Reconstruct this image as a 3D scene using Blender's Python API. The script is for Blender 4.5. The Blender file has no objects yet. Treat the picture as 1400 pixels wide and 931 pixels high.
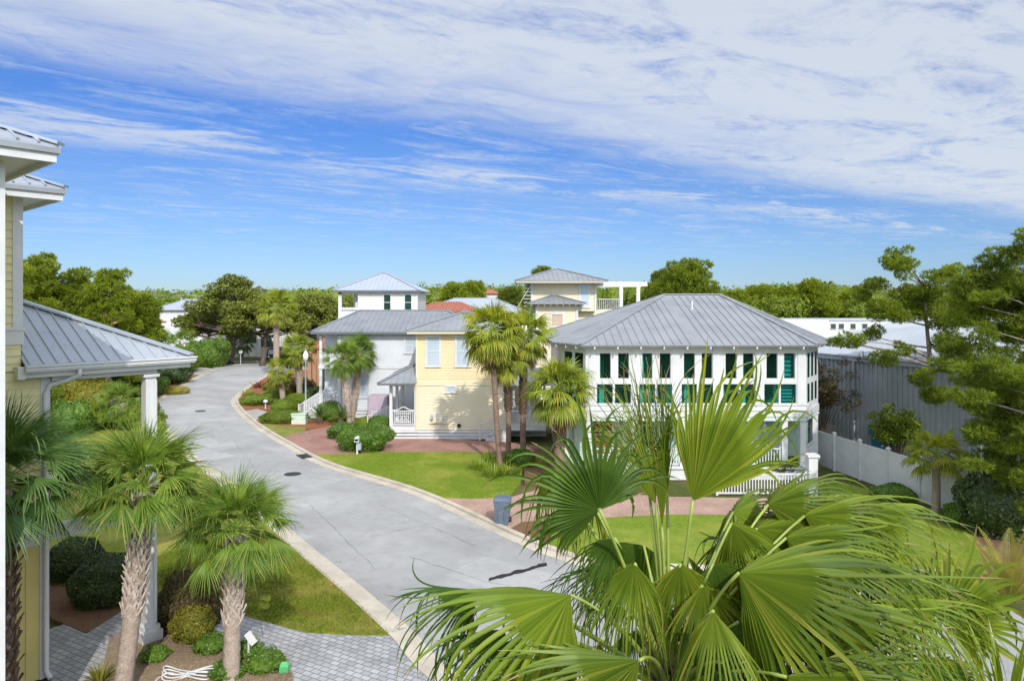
import bpy, math, random
import numpy as np
from mathutils import Vector, Matrix

# ---------------------------------------------------------------- camera, sky, sun, exposure
SC = bpy.context.scene
COL = SC.collection
F, ZC, HOR = 950.0, 8.6, 415.0          # focal length in photo pixels, eye height, horizon row
cam = bpy.data.cameras.new("camera"); camo = bpy.data.objects.new("camera", cam); COL.objects.link(camo)
camo.location = (0, 0, ZC); camo.rotation_euler = (math.radians(90), 0, 0)
cam.sensor_width = 36; cam.lens = F / 1400 * 36; cam.shift_y = -(465.5 - HOR) / 1400
cam.clip_start = .05; cam.clip_end = 6000
SC.camera = camo
SUN_EL, SUN_AZ = math.radians(38), math.radians(17)       # azimuth: how far to the right of straight behind the camera
SUN_DIR = Vector((math.sin(SUN_AZ) * math.cos(SUN_EL), -math.cos(SUN_AZ) * math.cos(SUN_EL), math.sin(SUN_EL)))  # towards the sun
sl = bpy.data.lights.new("sun", 'SUN'); sl.energy = 3.25; sl.angle = math.radians(.55); sl.color = (1, .95, .86)
so = bpy.data.objects.new("sun", sl); COL.objects.link(so); so.rotation_euler = SUN_DIR.to_track_quat('Z', 'Y').to_euler()
SC.view_settings.view_transform = 'Standard'; SC.view_settings.look = 'None'
SC.view_settings.exposure = .13; SC.view_settings.gamma = 1; SC.view_settings.use_curve_mapping = False

W = bpy.data.worlds.new("World"); SC.world = W; W.use_nodes = True
nt = W.node_tree; nt.nodes.clear()
def wn(t, **k):
    n = nt.nodes.new(t)
    for a, b in k.items(): setattr(n, a, b)
    return n
def wl(a, b): nt.links.new(a, b)
def wmath(op, a, b=None, clamp=False):
    n = wn('ShaderNodeMath', operation=op, use_clamp=clamp)
    for i, s in enumerate((a, b)):
        if s is None: continue
        if isinstance(s, (int, float)): n.inputs[i].default_value = s
        else: wl(s, n.inputs[i])
    return n.outputs[0]
def wsmooth(x, e0, e1):
    n = wn('ShaderNodeMapRange', interpolation_type='SMOOTHSTEP')
    wl(x, n.inputs[0]); n.inputs[1].default_value = e0; n.inputs[2].default_value = e1
    return n.outputs[0]
sky = wn('ShaderNodeTexSky', sky_type='NISHITA'); sky.sun_disc = False
sky.sun_elevation = SUN_EL; sky.sun_rotation = math.pi - SUN_AZ
sky.altitude = 0; sky.air_density = 1.0; sky.dust_density = .25; sky.ozone_density = 3.2
tc = wn('ShaderNodeTexCoord'); sx = wn('ShaderNodeSeparateXYZ'); wl(tc.outputs['Generated'], sx.inputs[0])
zz = wmath('MAXIMUM', sx.outputs[2], .012)
cx = wmath('DIVIDE', sx.outputs[0], zz); cy = wmath('DIVIDE', sx.outputs[1], zz)       # a flat layer of cirrus overhead
# along (t) and across (s) the cloud streets
t = wmath('ADD', wmath('MULTIPLY', cx, .838), wmath('MULTIPLY', cy, .545))
s = wmath('ADD', wmath('MULTIPLY', cx, -.545), wmath('MULTIPLY', cy, .838))
def wnoise(ks, kt, detail, rough, dist, off):
    c = wn('ShaderNodeCombineXYZ'); wl(wmath('MULTIPLY', t, kt), c.inputs[0]); wl(wmath('MULTIPLY', s, ks), c.inputs[1]); c.inputs[2].default_value = off
    n = wn('ShaderNodeTexNoise'); wl(c.outputs[0], n.inputs['Vector'])
    n.inputs['Scale'].default_value = 1; n.inputs['Detail'].default_value = detail; n.inputs['Roughness'].default_value = rough; n.inputs['Distortion'].default_value = dist
    return n.outputs[0]
n_big = wnoise(.55, .3, 3, .5, .3, 1.7)
n_mid = wnoise(2.3, 1.15, 9, .64, .9, 4.2)
n_fine = wnoise(9, 6.0, 7, .62, 1.0, 8.8)
EDGE = 3.55
sd = wmath('ADD', wmath('ADD', s, wmath('MULTIPLY', wmath('SUBTRACT', n_big, .5), 1.8)), wmath('MULTIPLY', wmath('SUBTRACT', n_mid, .5), 1.8))
sheet = wsmooth(sd, EDGE + .35, EDGE - .95)
band = wmath('MULTIPLY', wsmooth(sd, EDGE + .75, EDGE + 1.25), wsmooth(sd, EDGE + 2.2, EDGE + 1.4))
tex = wmath('ADD', wmath('MULTIPLY', n_mid, .72), wmath('MULTIPLY', n_fine, .28))
m_sheet = wmath('MULTIPLY', sheet, wsmooth(tex, .2, .54))
m_band = wmath('MULTIPLY', wmath('MULTIPLY', band, wsmooth(tex, .38, .64)), .7)
m_wisp = wmath('MULTIPLY', wsmooth(tex, .45, .74), .55)
fac = wmath('MAXIMUM', wmath('MAXIMUM', wmath('MULTIPLY', m_sheet, .86), m_band), m_wisp)
fac = wmath('MULTIPLY', fac, wsmooth(sx.outputs[2], .02, .12))
mix = wn('ShaderNodeMixRGB'); wl(fac, mix.inputs[0])
tint = wn('ShaderNodeMixRGB', blend_type='MULTIPLY'); tint.inputs[0].default_value = 1; 
skt = wn('ShaderNodeValToRGB'); wl(wmath('MULTIPLY', sx.outputs[2], 2), skt.inputs[0])      # a deep clear autumn blue
for e_, (p_, c_) in zip((skt.color_ramp.elements[0], skt.color_ramp.elements[1]), ((.3, (.48, .625, .91, 1)), (.8, (.275, .61, 1.18, 1)))): e_.position = p_; e_.color = c_
wl(skt.outputs[0], tint.inputs[2])
wl(sky.outputs[0], tint.inputs[1]); wl(tint.outputs[0], mix.inputs[1])
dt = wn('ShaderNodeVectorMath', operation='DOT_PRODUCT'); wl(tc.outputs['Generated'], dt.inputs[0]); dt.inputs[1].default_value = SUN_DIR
fwd = wmath('ADD', wmath('MULTIPLY', wmath('POWER', wmath('MAXIMUM', dt.outputs['Value'], 0), 2), 2.2), 1)       # thin cloud brightened round the sun, out of view, added as fill light
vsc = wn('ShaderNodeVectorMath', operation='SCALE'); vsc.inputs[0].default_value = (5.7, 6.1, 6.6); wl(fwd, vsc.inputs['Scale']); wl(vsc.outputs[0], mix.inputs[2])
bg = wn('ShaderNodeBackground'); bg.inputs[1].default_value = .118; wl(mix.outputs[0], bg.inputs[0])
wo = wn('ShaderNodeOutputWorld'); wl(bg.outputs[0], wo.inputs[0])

# ---------------------------------------------------------------- helpers
def at(px, py, d):                       # photo pixel at a distance -> world
    return Vector(((px - 700) / F * d, d, ZC - (py - HOR) / F * d))
def g(px, py, z=0):                      # photo pixel -> point on level ground
    d = (ZC - z) * F / (py - HOR)
    return Vector(((px - 700) / F * d, d, z))
Z = Vector((0, 0, 1))
class Fr:                                # a plan frame: local (a, b) -> world x, y
    def __init__(s, x, y, ang=0): s.o = Vector((x, y)); s.u = Vector((math.cos(ang), math.sin(ang))); s.v = Vector((-math.sin(ang), math.cos(ang)))
    def p(s, a, b, z=0):
        q = s.o + s.u * a + s.v * b
        return Vector((q.x, q.y, z))
WORLD = Fr(0, 0)
class MB:
    def __init__(s): s.v = []; s.f = []
    def add(s, vs, fs):
        n = len(s.v); s.v.extend([tuple(p) for p in vs]); s.f.extend([tuple(i + n for i in f) for f in fs])
    def arr(s, V, Fq):
        n = len(s.v); s.v.extend(map(tuple, V.tolist())); s.f.extend(map(tuple, (Fq + n).tolist()))
    def obox(s, c, ax, ay, az):          # centre and three half vectors
        c = Vector(c)
        vs = [c + ax * i + ay * j + az * k for k in (-1, 1) for j in (-1, 1) for i in (-1, 1)]
        s.add(vs, [(0, 2, 3, 1), (4, 5, 7, 6), (0, 1, 5, 4), (2, 6, 7, 3), (0, 4, 6, 2), (1, 3, 7, 5)])
    def box(s, x0, x1, y0, y1, z0, z1, fr=WORLD):
        c = fr.p((x0 + x1) / 2, (y0 + y1) / 2, (z0 + z1) / 2)
        s.obox(c, fr.u.to_3d() * (x1 - x0) / 2, fr.v.to_3d() * (y1 - y0) / 2, Z * (z1 - z0) / 2)
    def bar(s, p, q, w, h, up=Z):
        p = Vector(p); q = Vector(q); d = (q - p); L = d.length
        if L < 1e-6: return
        d /= L; sd = d.cross(up)
        if sd.length < 1e-4: sd = d.cross(Vector((1, 0, 0)))
        sd.normalize(); u2 = sd.cross(d)
        s.obox((p + q) / 2, d * L / 2, sd * w / 2, u2 * h / 2)
    def tube(s, pts, rad, n=8, cap=True):
        pts = [Vector(p) for p in pts]; k = len(pts)
        if not hasattr(rad, '__len__'): rad = [rad] * k
        ref = Vector((.31, .95, .1)); rows = []
        for i, p in enumerate(pts):
            d = (pts[min(i + 1, k - 1)] - pts[max(i - 1, 0)]).normalized()
            a = d.cross(ref)
            if a.length < .05: a = d.cross(Vector((1, 0, 0)))
            a.normalize(); b = d.cross(a)
            rows.append([p + (a * math.cos(2 * math.pi * j / n) + b * math.sin(2 * math.pi * j / n)) * rad[i] for j in range(n)])
        vs = [q for r in rows for q in r]
        fs = [(i * n + j, i * n + (j + 1) % n, (i + 1) * n + (j + 1) % n, (i + 1) * n + j) for i in range(k - 1) for j in range(n)]
        if cap: fs += [tuple(range(n))[::-1], tuple(range((k - 1) * n, k * n))]
        s.add(vs, fs)
    def prism(s, poly, z0, z1, bottom=True):
        n = len(poly)
        vs = [(p[0], p[1], z0) for p in poly] + [(p[0], p[1], z1) for p in poly]
        fs = [(i, (i + 1) % n, n + (i + 1) % n, n + i) for i in range(n)] + [tuple(range(n, 2 * n))]
        if bottom: fs.append(tuple(range(n))[::-1])
        s.add(vs, fs)
    def slab(s, poly, th):               # 3D planar polygon thickened downwards
        n = len(poly); poly = [Vector(p) for p in poly]
        vs = poly + [p - Z * th for p in poly]
        s.add(vs, [tuple(range(n)), tuple(range(n, 2 * n))[::-1]] + [(i, i + n, (i + 1) % n + n, (i + 1) % n) for i in range(n)])
    def lathe(s, c, prof, n=16):         # profile of (radius, z)
        c = Vector(c); k = len(prof)
        vs = [c + Vector((r * math.cos(2 * math.pi * j / n), r * math.sin(2 * math.pi * j / n), z)) for r, z in prof for j in range(n)]
        fs = [(i * n + j, i * n + (j + 1) % n, (i + 1) * n + (j + 1) % n, (i + 1) * n + j) for i in range(k - 1) for j in range(n)]
        fs += [tuple(range(n))[::-1], tuple(range((k - 1) * n, k * n))]
        s.add(vs, fs)
    def build(s, name, m, parent=None, loc=None, smooth=False):
        me = bpy.data.meshes.new(name); o = bpy.data.objects.new(name, me); COL.objects.link(o)
        if parent is not None:
            r = parent
            while r.parent: r = r.parent
            off = r.location.copy(); o.parent = parent
            if parent is not r and parent.parent: off = r.location.copy()
        else:
            off = Vector(loc) if loc is not None else Vector((0, 0, 0)); o.location = off
        V = np.array(s.v, dtype=np.float64).reshape(-1, 3) - np.array(off)
        me.from_pydata(V.tolist(), [], s.f)
        me.materials.append(m)
        if smooth:
            me.polygons.foreach_set('use_smooth', [True] * len(me.polygons))
        me.update()
        return o
def tag(o, label, cat, group=None, kind=None):
    o['label'] = label; o['category'] = cat
    if group: o['group'] = group
    if kind: o['kind'] = kind
    return o
def thing(name, label, cat, loc, group=None):
    o = bpy.data.objects.new(name, None); COL.objects.link(o); o.location = loc; o.empty_display_size = .3
    return tag(o, label, cat, group)
def copy_tree(o, parent=None):
    c = o.copy(); COL.objects.link(c)
    if parent is not None: c.parent = parent
    for ch in list(o.children): copy_tree(ch, c)
    return c

# ---------------------------------------------------------------- materials
def new_mat(name):
    m = bpy.data.materials.new(name); m.use_nodes = True; t = m.node_tree; t.nodes.clear()
    out = t.nodes.new('ShaderNodeOutputMaterial'); b = t.nodes.new('ShaderNodeBsdfPrincipled'); t.links.new(b.outputs[0], out.inputs[0])
    return m, t, b, out
def noise_node(t, vec, scale, detail=4, rough=.6):
    n = t.nodes.new('ShaderNodeTexNoise'); t.links.new(vec, n.inputs['Vector'])
    n.inputs['Scale'].default_value = scale; n.inputs['Detail'].default_value = detail; n.inputs['Roughness'].default_value = rough
    return n
def ramp(t, fac, stops):
    r = t.nodes.new('ShaderNodeValToRGB'); t.links.new(fac, r.inputs[0]); e = r.color_ramp.elements
    while len(e) < len(stops): e.new(.5)
    for i, (p, c) in enumerate(stops): e[i].position = p; e[i].color = (*c, 1)
    return r.outputs[0]
def mixc(t, fac, a, b, mode='MIX'):
    n = t.nodes.new('ShaderNodeMixRGB'); n.blend_type = mode
    for i, s in enumerate((fac, a, b)):
        if isinstance(s, (int, float)): n.inputs[i].default_value = s
        elif isinstance(s, tuple): n.inputs[i].default_value = (*s, 1)
        else: t.links.new(s, n.inputs[i])
    return n.outputs[0]
def coords(t, kind='Object'):
    return t.nodes.new('ShaderNodeTexCoord').outputs[kind]
def worldpos(t): return t.nodes.new('ShaderNodeNewGeometry').outputs['Position']
def add_bump(t, b, h, strength, dist=.02):
    n = t.nodes.new('ShaderNodeBump'); n.inputs['Strength'].default_value = strength; n.inputs['Distance'].default_value = dist
    t.links.new(h, n.inputs['Height']); t.links.new(n.outputs[0], b.inputs['Normal'])
def mat(name, c, c2=None, scale=3, rough=.6, metal=0, bump=0, bscale=30, bdist=.01, spec=.4, fine=0):
    m, t, b, o = new_mat(name); v = worldpos(t)
    c2 = c2 or tuple(x * .86 for x in c)
    n = noise_node(t, v, scale, 6)
    col = ramp(t, n.outputs[0], [(.35, c2), (.62, c)])
    if fine:
        n2 = noise_node(t, v, bscale, 3)
        col = mixc(t, fine, col, ramp(t, n2.outputs[0], [(.3, tuple(x * .5 for x in c)), (.7, tuple(min(1, x * 1.3) for x in c))]))
    t.links.new(col, b.inputs['Base Color'])
    b.inputs['Roughness'].default_value = rough; b.inputs['Metallic'].default_value = metal
    b.inputs['Specular IOR Level'].default_value = spec
    if bump: add_bump(t, b, noise_node(t, v, bscale, 4).outputs[0], bump, bdist)
    return m
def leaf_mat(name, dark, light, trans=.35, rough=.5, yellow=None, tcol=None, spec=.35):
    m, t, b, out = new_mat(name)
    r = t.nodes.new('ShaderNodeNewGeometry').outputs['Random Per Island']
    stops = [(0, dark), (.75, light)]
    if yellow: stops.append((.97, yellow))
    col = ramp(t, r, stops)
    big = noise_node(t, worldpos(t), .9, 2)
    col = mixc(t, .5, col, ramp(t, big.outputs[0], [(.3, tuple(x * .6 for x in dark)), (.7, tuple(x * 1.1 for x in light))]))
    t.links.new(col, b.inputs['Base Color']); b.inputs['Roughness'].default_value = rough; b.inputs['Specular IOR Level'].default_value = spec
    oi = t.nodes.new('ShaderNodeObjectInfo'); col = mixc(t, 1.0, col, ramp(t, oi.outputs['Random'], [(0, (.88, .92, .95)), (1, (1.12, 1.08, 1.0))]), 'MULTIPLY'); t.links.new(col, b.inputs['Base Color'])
    tr = t.nodes.new('ShaderNodeBsdfTranslucent')
    tcx = mixc(t, 1.0, col, tcol or (1.5, 1.35, .5), 'MULTIPLY')
    t.links.new(tcx, tr.inputs[0])
    ms = t.nodes.new('ShaderNodeMixShader'); ms.inputs[0].default_value = trans
    t.links.new(b.outputs[0], ms.inputs[1]); t.links.new(tr.outputs[0], ms.inputs[2]); t.links.new(ms.outputs[0], out.inputs[0])
    return m
def glass_mat(name, tint, mixf=.5, rough=.02):
    m, t, b, out = new_mat(name)
    b.inputs['Base Color'].default_value = (*[x * .08 for x in tint], 1); b.inputs['Roughness'].default_value = rough; b.inputs['Specular IOR Level'].default_value = .8
    tr = t.nodes.new('ShaderNodeBsdfTransparent'); tr.inputs[0].default_value = (*tint, 1)
    ms = t.nodes.new('ShaderNodeMixShader'); ms.inputs[0].default_value = mixf
    t.links.new(b.outputs[0], ms.inputs[1]); t.links.new(tr.outputs[0], ms.inputs[2]); t.links.new(ms.outputs[0], out.inputs[0])
    return m
def brick_mat(name, c1, c2, mortar, scale, bw=.5, bh=.25, msize=.02, rot=0, rough=.8, patch=None):
    m, t, b, out = new_mat(name)
    mp = t.nodes.new('ShaderNodeMapping'); t.links.new(worldpos(t), mp.inputs[0]); mp.inputs['Rotation'].default_value = (0, 0, rot)
    k = t.nodes.new('ShaderNodeTexBrick'); t.links.new(mp.outputs[0], k.inputs['Vector'])
    k.inputs['Color1'].default_value = (*c1, 1); k.inputs['Color2'].default_value = (*c2, 1); k.inputs['Mortar'].default_value = (*mortar, 1)
    k.inputs['Scale'].default_value = scale; k.inputs['Brick Width'].default_value = bw; k.inputs['Row Height'].default_value = bh; k.inputs['Mortar Size'].default_value = msize
    n = noise_node(t, worldpos(t), .7, 5)
    col = mixc(t, .5, k.outputs[0], ramp(t, n.outputs[0], [(.35, (.45, .45, .45)), (.65, (1, 1, 1))]), 'MULTIPLY')
    t.links.new(col, b.inputs['Base Color']); b.inputs['Roughness'].default_value = rough
    inv = t.nodes.new('ShaderNodeMath'); inv.operation = 'SUBTRACT'; inv.inputs[0].default_value = 1; t.links.new(k.outputs['Fac'], inv.inputs[1])
    add_bump(t, b, inv.outputs[0], .6, .01)
    return m
def grass_mat(name, dark, light, dry, brown=None, scale=.6):
    m, t, b, out = new_mat(name); v = worldpos(t)
    n1 = noise_node(t, v, scale, 6, .65); n2 = noise_node(t, v, 9, 6, .7); n3 = noise_node(t, v, 60, 3, .7)
    col = ramp(t, n2.outputs[0], [(.32, dark), (.6, light)])
    col = mixc(t, ramp(t, n1.outputs[0], [(.46, (0, 0, 0)), (.64, (.75, .75, .75))]), col, dry)
    if brown:
        n4 = noise_node(t, v, scale * 2.4, 5, .7)
        col = mixc(t, ramp(t, n4.outputs[0], [(.55, (0, 0, 0)), (.66, (.7, .7, .7))]), col, brown)
    col = mixc(t, .6, col, ramp(t, n3.outputs[0], [(.3, (.4, .4, .4)), (.7, (1.25, 1.25, 1.25))]), 'MULTIPLY')
    t.links.new(col, b.inputs['Base Color']); b.inputs['Roughness'].default_value = .9; b.inputs['Specular IOR Level'].default_value = .15
    add_bump(t, b, n3.outputs[0], .8, .04)
    return m

M = {}
M['white'] = mat('white paint', (.64, .65, .66), (.575, .585, .60), 2, .5)
M['warm_white'] = mat('warm white siding', (.66, .64, .60), (.61, .59, .56), 1.2, .55)
M['cool_white'] = mat('cool white siding', (.62, .65, .70), (.58, .61, .66), 1.0, .55)
M['yellow'] = mat('pale yellow siding', (.74, .68, .38), (.68, .62, .34), 1.0, .55)
M['yellow_board'] = mat('deeper yellow board', (.72, .62, .24), (.66, .56, .21), 1.0, .55)
M['butter'] = mat('butter yellow siding', (.72, .60, .38), (.68, .56, .35), .8, .55)
M['butter_pale'] = mat('faded butter siding', (.70, .64, .48), (.66, .60, .44), .8, .55)
M['cream'] = mat('cream siding', (.70, .64, .46), (.66, .60, .42), .8, .55)
M['sage'] = mat('sage green siding', (.42, .55, .45), (.37, .50, .41), .8, .55)
M['pale_sage'] = mat('pale sage siding', (.55, .64, .55), (.5, .6, .51), .8, .55)
M['terracotta_wall'] = mat('orange stucco', (.45, .26, .16), (.37, .21, .125), 1.2, .8, bump=.3)
M['metal_roof'] = mat('grey metal roof', (.325, .345, .37), (.265, .28, .30), .8, .42, .25, spec=.5)
M['metal_roof_light'] = mat('galvanised metal roof', (.45, .49, .55), (.38, .42, .48), .5, .38, .3, spec=.5)
M['metal_pale'] = mat('pale metal roof', (.41, .45, .53), (.36, .40, .48), .3, .45, .1)
M['metal_edge'] = mat('dark roof edge', (.16, .17, .19), None, 2, .5, .3)
M['white_roof'] = mat('white membrane roof', (.44, .47, .52), (.36, .39, .43), .25, .7, bump=0)
M['shed_metal'] = mat('blue grey corrugated wall', (.40, .43, .46), (.32, .35, .38), .5, .5, .1)
M['tile'] = mat('terracotta roof tile', (.42, .16, .1), (.3, .1, .065), 2.5, .75)
M['tile_pale'] = mat('weathered pink roof tile', (.5, .3, .22), (.38, .2, .14), 2.5, .8)
M['asphalt'] = None
M['concrete'] = mat('concrete kerb', (.56, .50, .41), (.38, .34, .28), .9, .85, bump=.3, bscale=40, fine=.25)
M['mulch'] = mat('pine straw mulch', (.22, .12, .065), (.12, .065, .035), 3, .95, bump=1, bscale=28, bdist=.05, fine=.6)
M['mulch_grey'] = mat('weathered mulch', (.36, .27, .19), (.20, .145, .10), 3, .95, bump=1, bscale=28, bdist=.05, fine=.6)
M['mulch_red'] = mat('red mulch', (.34, .13, .06), (.22, .085, .04), 3, .95, bump=1, bscale=28, bdist=.05, fine=.5)
M['sand'] = mat('sandy soil', (.42, .36, .27), (.25, .2, .12), .5, .95, bump=.5, bscale=15, fine=.3)
M['dark_glass'] = glass_mat('dark green glass', (.2, .58, .5), .84)
M['clear_glass'] = glass_mat('tinted clear glass', (.5, .92, .86), .9)
M['pale_glass'] = mat('pale reflecting pane', (.5, .58, .66), (.42, .5, .6), .7, .08, spec=.8)
M['black'] = mat('black metal', (.02, .02, .022), None, 3, .45)
M['dark_room'] = mat('dark interior', (.05, .07, .065), None, 2, .8)
M['interior'] = mat('interior wall', (.6, .7, .66), None, 1, .8)
M['wood'] = mat('brown wood', (.2, .09, .04), (.13, .055, .025), 2, .6)
M['pole_wood'] = mat('grey weathered pole', (.22, .2, .18), None, 2, .9)
M['blind'] = mat('tan blind', (.55, .42, .32), None, 2, .8)
M['bark'] = mat('grey brown bark', (.15, .115, .09), (.07, .052, .04), 5, .95, bump=1, bscale=14, bdist=.04)
M['palm_bark'] = mat('palm bark', (.42, .34, .28), (.26, .2, .16), 7, .95, bump=1, bscale=22, bdist=.03, fine=.4)
M['palm_bark_brown'] = mat('reddish palm bark', (.27, .18, .135), (.14, .09, .065), 5, .95, bump=1, bscale=20, bdist=.03, fine=.4)
M['boot'] = mat('dry leaf base', (.56, .48, .42), (.36, .29, .24), 6, .9, bump=.6, bscale=30)
M['boot_dark'] = mat('brown leaf base', (.16, .11, .08), (.09, .06, .045), 6, .9, bump=.6, bscale=30)
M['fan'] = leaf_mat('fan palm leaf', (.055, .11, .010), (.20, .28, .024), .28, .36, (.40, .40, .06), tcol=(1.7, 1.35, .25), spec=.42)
M['fan_dark'] = leaf_mat('shade darkened fan palm leaf', (.025, .065, .012), (.09, .16, .02), .22, .42, spec=.3)  # darker leaf copy, shade on facing and under leaves put into the colour
M['fan_deep'] = leaf_mat('deep green shaded fan leaf', (.015, .05, .008), (.055, .115, .014), .2, .45, spec=.25)
M['petiole'] = mat('palm petiole', (.3, .38, .08), (.2, .26, .05), 2, .4)
M['sabal'] = leaf_mat('cabbage palm leaf', (.055, .13, .02), (.20, .31, .042), .3, .5, (.42, .42, .1), spec=.3)
M['sabal_shade'] = leaf_mat('shade tinted cabbage palm leaf', (.05, .12, .03), (.15, .25, .06), .25, .42, spec=.45)  # bluer, darker copy of the sabal leaf with shade mixed into its colour
M['wash'] = leaf_mat('washingtonia leaf', (.12, .19, .02), (.34, .40, .045), .35, .45, (.6, .5, .05), spec=.4)
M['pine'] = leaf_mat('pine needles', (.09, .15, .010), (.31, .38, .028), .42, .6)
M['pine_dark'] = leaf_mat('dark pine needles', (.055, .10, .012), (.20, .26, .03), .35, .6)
M['pine_right'] = leaf_mat('lush fine needles', (.055, .105, .010), (.25, .33, .026), .36, .6)
M['metal_roof_dark'] = mat('mid grey metal roof', (.29, .31, .335), (.235, .255, .28), .8, .42, .25)
M['straw'] = leaf_mat('dry pine straw', (.2, .12, .07), (.52, .38, .26), .1, .8, tcol=(1, .9, .8))
M['bark_grey'] = mat('silvery pine bark', (.34, .29, .25), (.18, .145, .12), 6, .95, bump=1, bscale=14, bdist=.03)
M['asphalt_patch'] = mat('newer asphalt patch', (.36, .36, .358), (.30, .30, .302), 2.5, .9, bump=.5, bscale=60, fine=.25)
M['oak'] = leaf_mat('live oak leaves', (.07, .10, .014), (.24, .27, .04), .35, .55)
M['wood_leaf'] = leaf_mat('woodland leaves', (.08, .14, .014), (.24, .32, .035), .35, .6)
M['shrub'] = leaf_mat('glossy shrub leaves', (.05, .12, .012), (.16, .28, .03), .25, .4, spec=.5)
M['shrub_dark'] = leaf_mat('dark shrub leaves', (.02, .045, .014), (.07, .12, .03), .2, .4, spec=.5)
M['shrub_yellow'] = leaf_mat('golden shrub leaves', (.09, .11, .015), (.26, .25, .03), .25, .5, (.40, .30, .04))
M['shrub_lime'] = leaf_mat('lime leaves', (.10, .18, .015), (.28, .36, .04), .3, .45)
M['shrub_red'] = leaf_mat('red cordyline leaves', (.1, .02, .02), (.24, .06, .05), .25, .45, tcol=(1.3, .6, .5))
M['bronze'] = leaf_mat('bronze thin leaves', (.05, .055, .02), (.15, .11, .045), .2, .6)
M['boxwood'] = leaf_mat('clipped boxwood leaves', (.07, .13, .012), (.22, .30, .03), .25, .5)
M['sago'] = leaf_mat('sago leaf', (.02, .07, .015), (.06, .15, .025), .15, .4, spec=.5)
M['areca'] = leaf_mat('yellowing frond', (.2, .2, .03), (.4, .34, .05), .3, .5)
M['dead'] = leaf_mat('dead palm leaf', (.22, .14, .07), (.4, .28, .16), .2, .8, tcol=(1, .8, .6))
M['blade'] = leaf_mat('grass blades', (.10, .18, .015), (.28, .36, .04), .3, .6, (.48, .40, .14))
M['bin_blue'] = mat('blue grey plastic', (.12, .16, .21), (.09, .125, .165), 4, .5)
M['green_plastic'] = mat('green plastic', (.10, .42, .16), (.08, .36, .13), 4, .5)
M['mauve'] = mat('mauve cover', (.46, .38, .45), (.38, .31, .38), 2, .8)
M['teal_paint'] = mat('teal paint', (.02, .3, .36), None, 3, .4)
M['orange'] = mat('orange lacquer', (.45, .10, .03), None, 3, .4)
M['iron'] = mat('cast iron', (.06, .06, .065), (.03, .03, .032), 8, .7, .3, bump=.4)
M['lamp_globe'] = mat('white lamp globe', (.85, .87, .9), None, 2, .25)
M['lamp_pole'] = mat('sage grey pole', (.4, .47, .45), None, 2, .5)
M['tar'] = mat('fresh tar', (.018, .018, .022), None, 2, .45)
M['teal_tarp'] = mat('blue tarp', (.02, .2, .34), None, 2, .5)
M['flower'] = leaf_mat('orange flowers', (.6, .25, .02), (.7, .45, .03), .2, .6)

def asphalt():
    m, t, b, out = new_mat('sun bleached asphalt'); v = worldpos(t)
    n1 = noise_node(t, v, .22, 6, .6); n2 = noise_node(t, v, 2.2, 6, .7); n3 = noise_node(t, v, 90, 3, .7)
    col = ramp(t, n1.outputs[0], [(.36, (.31, .31, .31)), (.6, (.46, .457, .45))])
    col = mixc(t, .45, col, ramp(t, n2.outputs[0], [(.3, (.30, .30, .30)), (.7, (.54, .537, .53))]))
    col = mixc(t, .5, col, ramp(t, n3.outputs[0], [(.3, (.55, .55, .55)), (.7, (1.2, 1.2, 1.2))]), 'MULTIPLY')
    # hairline cracks and patched squares
    st = noise_node(t, v, .55, 8, .75)
    col = mixc(t, ramp(t, st.outputs[0], [(.5, (0, 0, 0)), (.66, (.6, .6, .6))]), col, (.27, .27, .272))
    b3 = t.nodes.new('ShaderNodeTexBrick'); mp = t.nodes.new('ShaderNodeMapping'); mp.inputs['Rotation'].default_value = (0, 0, .62); t.links.new(v, mp.inputs[0]); t.links.new(mp.outputs[0], b3.inputs['Vector'])
    b3.inputs['Color1'].default_value = (1, 1, 1, 1); b3.inputs['Color2'].default_value = (.75, .75, .755, 1); b3.inputs['Mortar'].default_value = (.8, .8, .8, 1)
    b3.inputs['Scale'].default_value = .12; b3.inputs['Mortar Size'].default_value = .0015; b3.inputs['Bias'].default_value = -.2
    col = mixc(t, .8, col, b3.outputs[0], 'MULTIPLY')
    t.links.new(col, b.inputs['Base Color']); b.inputs['Roughness'].default_value = .88
    add_bump(t, b, n3.outputs[0], .4, .01)
    return m
M['asphalt'] = asphalt()
M['lawn'] = grass_mat('mown lawn', (.115, .20, .015), (.23, .32, .03), (.36, .37, .07), scale=.35)
M['lawn_near'] = grass_mat('patchy lawn', (.11, .17, .015), (.25, .29, .035), (.44, .39, .10), (.32, .17, .07), scale=.42)
M['rough_grass'] = grass_mat('rough ground', (.05, .075, .015), (.12, .14, .03), (.25, .2, .1), (.2, .12, .06), scale=.12)
M['brick_pink'] = brick_mat('pink brick paving', (.52, .34, .265), (.44, .275, .21), (.36, .25, .2), 2.2, .5, .25, .03, .9)
M['brick_red'] = brick_mat('red brick paving', (.42, .215, .17), (.33, .16, .125), (.34, .21, .17), 2.2, .5, .25, .03, .3)
M['paver_grey'] = brick_mat('grey paver stones', (.46, .46, .47), (.33, .335, .35), (.19, .19, .19), 1.75, .42, .29, .022, .5)
M['path_grey'] = brick_mat('pale paving', (.5, .46, .42), (.44, .4, .37), (.35, .32, .3), 1.5, .5, .25, .02, .2)
M['dark_pane'] = mat('dark green pane', (.015, .06, .05), (.01, .035, .03), .8, .06, spec=.9)
M['grass_dry'] = grass_mat('pale dry lawn', (.15, .18, .03), (.25, .26, .05), (.34, .31, .1), scale=.5)
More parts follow.
